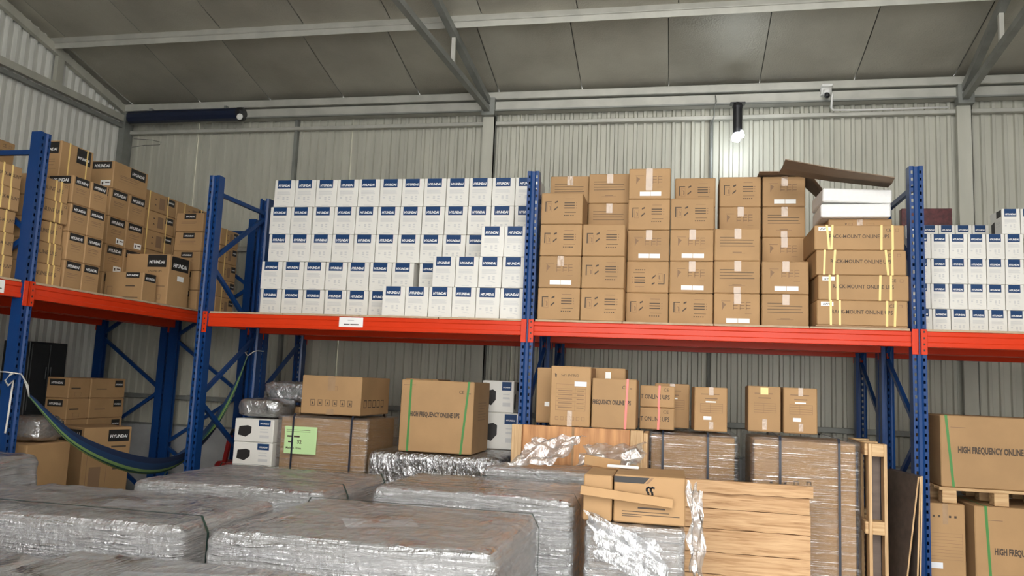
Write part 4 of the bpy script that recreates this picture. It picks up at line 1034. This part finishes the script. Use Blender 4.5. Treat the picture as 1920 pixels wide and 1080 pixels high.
carton('large brown carton with two black labels behind the hammock', -1.353, -.933, .06, .48, .42, 1.135, 'cardboard', None, (('+X', 'front_label', 'hyham', lambda D: (D.rect(.50, .95, .83, .97, 'black_print'), D.text('HYUNDAI', .54, .91, .875, 'white_print', .028, .12, lift=.0014))), ('+X', 'print', 'hyham2', lambda D: (D.rect(.58, .9, .76, .78, 'ink'), D.frame(.10, .52, .3, .68, 'faded_ink', .008), D.rect(.16, .4, .3, .54, 'faded_ink'), D.rect(.65, .8, .55, .57, 'ink'), D.rect(.65, .8, .5, .52, 'ink'))), ('-Y', 'side_label', 'hyhs', lambda D: (D.rect(.08, .9, .83, .97, 'black_print'), D.text('HYUNDAI', .16, .84, .875, 'white_print', .028, .12, lift=.0014)))), rz=-.36, name='large_carton')
carton('brown carton carrying the black-labelled carton behind the hammock', -1.353, -.933, .06, .48, 0, .418, 'cardboard', None, rz=-.36)
carton('brown carton with clear plastic on top by the side rack post', -1.10, -.72, -.92, -.50, 0, 1.07, 'cardboard', None)
lump('crumpled clear plastic bag on the carton by the side rack post', (-.92, -.66, 1.07 + .10), (.16, .14, .09), 'cardboard_brown', 9.2, nm='plastic_bag', cat='bag')
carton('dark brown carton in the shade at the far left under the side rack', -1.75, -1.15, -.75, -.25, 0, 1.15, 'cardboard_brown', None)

cb = empty('dark_cabinet', (-2.40, .95, 0)); tag(cb, 'dark grey cabinet in the shade against the side wall behind the post', 'cabinet')
ob('body', [(gbox(-.15, .15, -.30, .18, 0, 1.86, .006), 'charcoal')], cb)
for s_ in (-1, 1):
    d_ = ob('door', [(gbox(.15, .162, -.06 + min(s_ * .005, s_ * .22), -.06 + max(s_ * .005, s_ * .22), 1.20, 1.84, .003), 'charcoal')], cb)
    ob('handle', [(gbox(.162, .172, -.06 + s_ * .03 - .006, -.06 + s_ * .03 + .006, 1.5, 1.62, .002), 'black_plastic')], d_)
# hammock
def hammock():
    A = Vector((-.585, -1.10, 1.42)); B_ = Vector((-.02, .742, 1.80))
    L = 44; C = 18; v = []; f = []; uv = []
    ctrl = [A, Vector((-.50, -.78, 1.10)), Vector((-.42, -.38, .89)), Vector((-.36, .0, .80)), Vector((-.30, .30, .86)), Vector((-.20, .52, 1.08)), Vector((-.10, .66, 1.42)), B_]
    def path(t):
        s = t * (len(ctrl) - 1); i = min(int(s), len(ctrl) - 2); u = s - i
        p0, p1, p2, p3 = ctrl[max(i - 1, 0)], ctrl[i], ctrl[i + 1], ctrl[min(i + 2, len(ctrl) - 1)]
        return .5 * ((2 * p1) + (p2 - p0) * u + (2 * p0 - 5 * p1 + 4 * p2 - p3) * u * u + (3 * p1 - p0 - 3 * p2 + p3) * u ** 3)
    for i in range(L + 1):
        t = i / L; p = path(t); wdt = .015 + .115 * math.sin(PI * min(1, t * 1.05)) ** 1.1
        side = Vector((.9, -.3, .35)).normalized()
        for j in range(C + 1):
            s = j / C * 2 - 1
            q = p + side * (wdt * s) + Vector((0, 0, 1)) * (wdt * .75 * s * s) + Vector((0, 0, .007 * noise.noise(Vector((s * 6, t * 3, 1)))))
            v.append(tuple(q)); uv.append((t, j / C))
    for i in range(L):
        for j in range(C):
            a = i * (C + 1) + j; f.append((a, a + 1, a + C + 2, a + C + 1))
    h = empty('hammock', (0, 0, 0)); tag(h, 'blue and green striped hammock slung between the rack posts', 'hammock')
    me = make_mesh('cloth', [((v, f), 'hammock_cloth')], smooth=True); ul = me.uv_layers.new(name='UVMap')
    for l in me.loops: ul.data[l.index].uv = uv[l.vertex_index]
    link('cloth', me, h)
    ob('rope', [(gtube([A, Vector((-.578, -1.13, 1.50)), Vector((-.578, -1.20, 1.575)), Vector((-.580, -1.258, 1.58)), Vector((-.64, -1.262, 1.585)), Vector((-.702, -1.258, 1.585)), Vector((-.705, -1.20, 1.585)), Vector((-.700, -1.142, 1.58)), Vector((-.64, -1.138, 1.57)), Vector((-.595, -1.125, 1.50)), A], .005, 6), 'rope')], h, smooth=True)
    ob('rope', [(gtube([(-.578, -1.262, 1.578), (-.575, -1.29, 1.57), (-.575, -1.33, 1.53), (-.575, -1.30, 1.495), (-.575, -1.262, 1.53), (-.578, -1.262, 1.45), (-.578, -1.265, 1.33), (-.578, -1.27, 1.22), (-.578, -1.275, 1.18)], .0065, 6), 'rope')], h, smooth=True)
    ob('rope', [(gtube([B_, (.03, .752, 1.84), (.062, .76, 1.85), (.064, .82, 1.85), (.060, .8775, 1.85), (0, .8778, 1.85), (-.058, .8775, 1.85), (-.064, .82, 1.84), (-.058, .757, 1.83), B_], .005, 6), 'rope')], h, smooth=True)
hammock()
# red hand trolley behind the blue brace
rt = empty('red_trolley', (-.30, 1.22, 0)); tag(rt, 'dark red wheeled trolley in the corner behind the blue braces', 'trolley')
ob('body', [(gbox(-.20, .22, -.12, .14, .55, .80, .03), 'red_machine')], rt)
ob('frame', [(gbar((-.2, -.1, .1), (-.05, -.1, 1.05), .035), 'red_machine'), (gbar((.22, -.1, .1), (.05, -.1, .9), .035), 'red_machine')], rt)
for x in (-.2, .22): ob('wheel', [(gmove(glathe([(.02, -.03), (.10, -.03), (.10, .03), (.02, .03)], 18), Matrix.Translation((x, 0, .10)) @ Matrix.Rotation(PI / 2, 4, 'X')), 'black_plastic')], rt, smooth=False)
ob('handle', [(gtube([(-.05, -.1, 1.05), (-.02, -.12, 1.10), (.05, -.12, 1.10)], .015, 8), 'black_plastic')], rt)

# ------------------------------------------------------------------ fixtures on the wall
tb = empty('blind_tube', (-2.42, 1.90, 4.51)); tag(tb, 'long dark navy tube housing fixed under the eave in the corner', 'housing')
ob('housing', [(gmove(glathe([(.072, 0), (.072, 1.40)], 10), Matrix.Rotation(PI / 2, 4, 'Y')), 'navy_tube')], tb)
ob('end_cap', [(gmove(glathe([(.080, 1.38), (.080, 1.43), (.06, 1.45)], 10), Matrix.Rotation(PI / 2, 4, 'Y')), 'black_plastic')], tb)
ob('round_badge', [(gmove(glathe([(.035, 0), (.035, .012), (.02, .02)], 16), Matrix.Translation((1.44, -.07, -.055)) @ Matrix.Rotation(PI / 2, 4, 'X')), 'white_plastic')], tb)
for x in (.25, 1.2): ob('bracket', [(gbox(x, x + .03, -.02, .10, .05, .10), 'galv_dark')], tb)
# lamp
lx, ly = 4.328, 1.70
lamp = empty('pendant_lamp', (lx, ly, 4.0)); tag(lamp, 'lit tubular lamp hanging from the eave with bare cool-white bulbs', 'lamp')
ob('housing', [(glathe([(.040, .10), (.044, .14), (.044, .34), (.052, .36), (.03, .40)], 20), 'black_plastic')], lamp, smooth=False)
ob('bracket', [(gbar((0, 0, .40), (0, .24, .47), .03, .02), 'black_plastic'), (gbox(-.07, .07, -.03, .05, .385, .40, .004), 'black_plastic')], lamp)
for k, (dx, dy, dz) in enumerate([(-.03, -.02, .04), (.035, -.02, .075), (0, .03, .05)]):
    v, f = glathe([(.004, -.030), (.020, -.022), (.027, 0), (.020, .022), (.012, .045)], 14)
    ob('bulb', [((v, f), 'bulb_glow')], lamp, (dx, dy, dz), smooth=True)
ld = bpy.data.lights.new('lamp_light', 'POINT'); ld.energy = 3.5; ld.color = (.86, .93, 1.0); ld.shadow_soft_size = .05
lo = bpy.data.objects.new('lamp_light', ld); COL.objects.link(lo); lo.location = (lx, ly - .06, 3.97)
# security camera
cc = empty('security_camera', (5.164, 1.93, 4.47)); tag(cc, 'white security camera on a junction box under the eave', 'camera')
ob('junction_box', [(gbox(-.048, .048, -.03, .03, .06, .145, .005), 'white_plastic'), (gbox(-.05, .05, -.075, .03, .125, .15, .004), 'white_plastic')], cc)
ob('dome', [(gmove(glathe([(.034, 0), (.038, .02), (.030, .05), (.01, .06)], 18), Matrix.Translation((0, -.055, .095)) @ Matrix.Rotation(PI, 4, 'X')), 'white_plastic')], cc, smooth=True)
ob('lens', [(gmove(glathe([(.024, 0), (.026, .03), (.018, .045), (.008, .048)], 16), Matrix.Translation((-.004, -.065, .05)) @ Matrix.Rotation(2.5, 4, 'X')), 'black_plastic')], cc, smooth=True)
ob('cable', [(gtube([(.045, -.0, .10), (.058, -.0, .06), (.052, 0, .0), (.05, .01, -.06), (.07, .03, -.075), (.3, .06, -.073), (1.10, .07, -.066)], .0095, 8), 'white_plastic')], cc, smooth=True)
w_ = ob('hanging_wire', [(gtube([(4.13, 1.92, 4.56), (4.14, 1.92, 4.50), (4.12, 1.95, 4.44), (4.125, 1.98, 4.38), (4.105, 2.0, 4.30)], .006, 6), 'galv_dark')], smooth=True); tag(w_, 'thin grey wire hanging from the eave beside the lamp', 'wire')
w_ = ob('loose_wire', [(gtube([(-2.45, 2.03, 4.30), (-2.2, 2.03, 4.28), (-2.08, 2.03, 4.25), (-2.10, 2.03, 4.22), (-2.3, 2.03, 4.22), (-2.46, 2.03, 4.20)], .003, 5), 'black_plastic')], smooth=True); tag(w_, 'thin dark wire looped on the back wall near the corner column', 'wire')
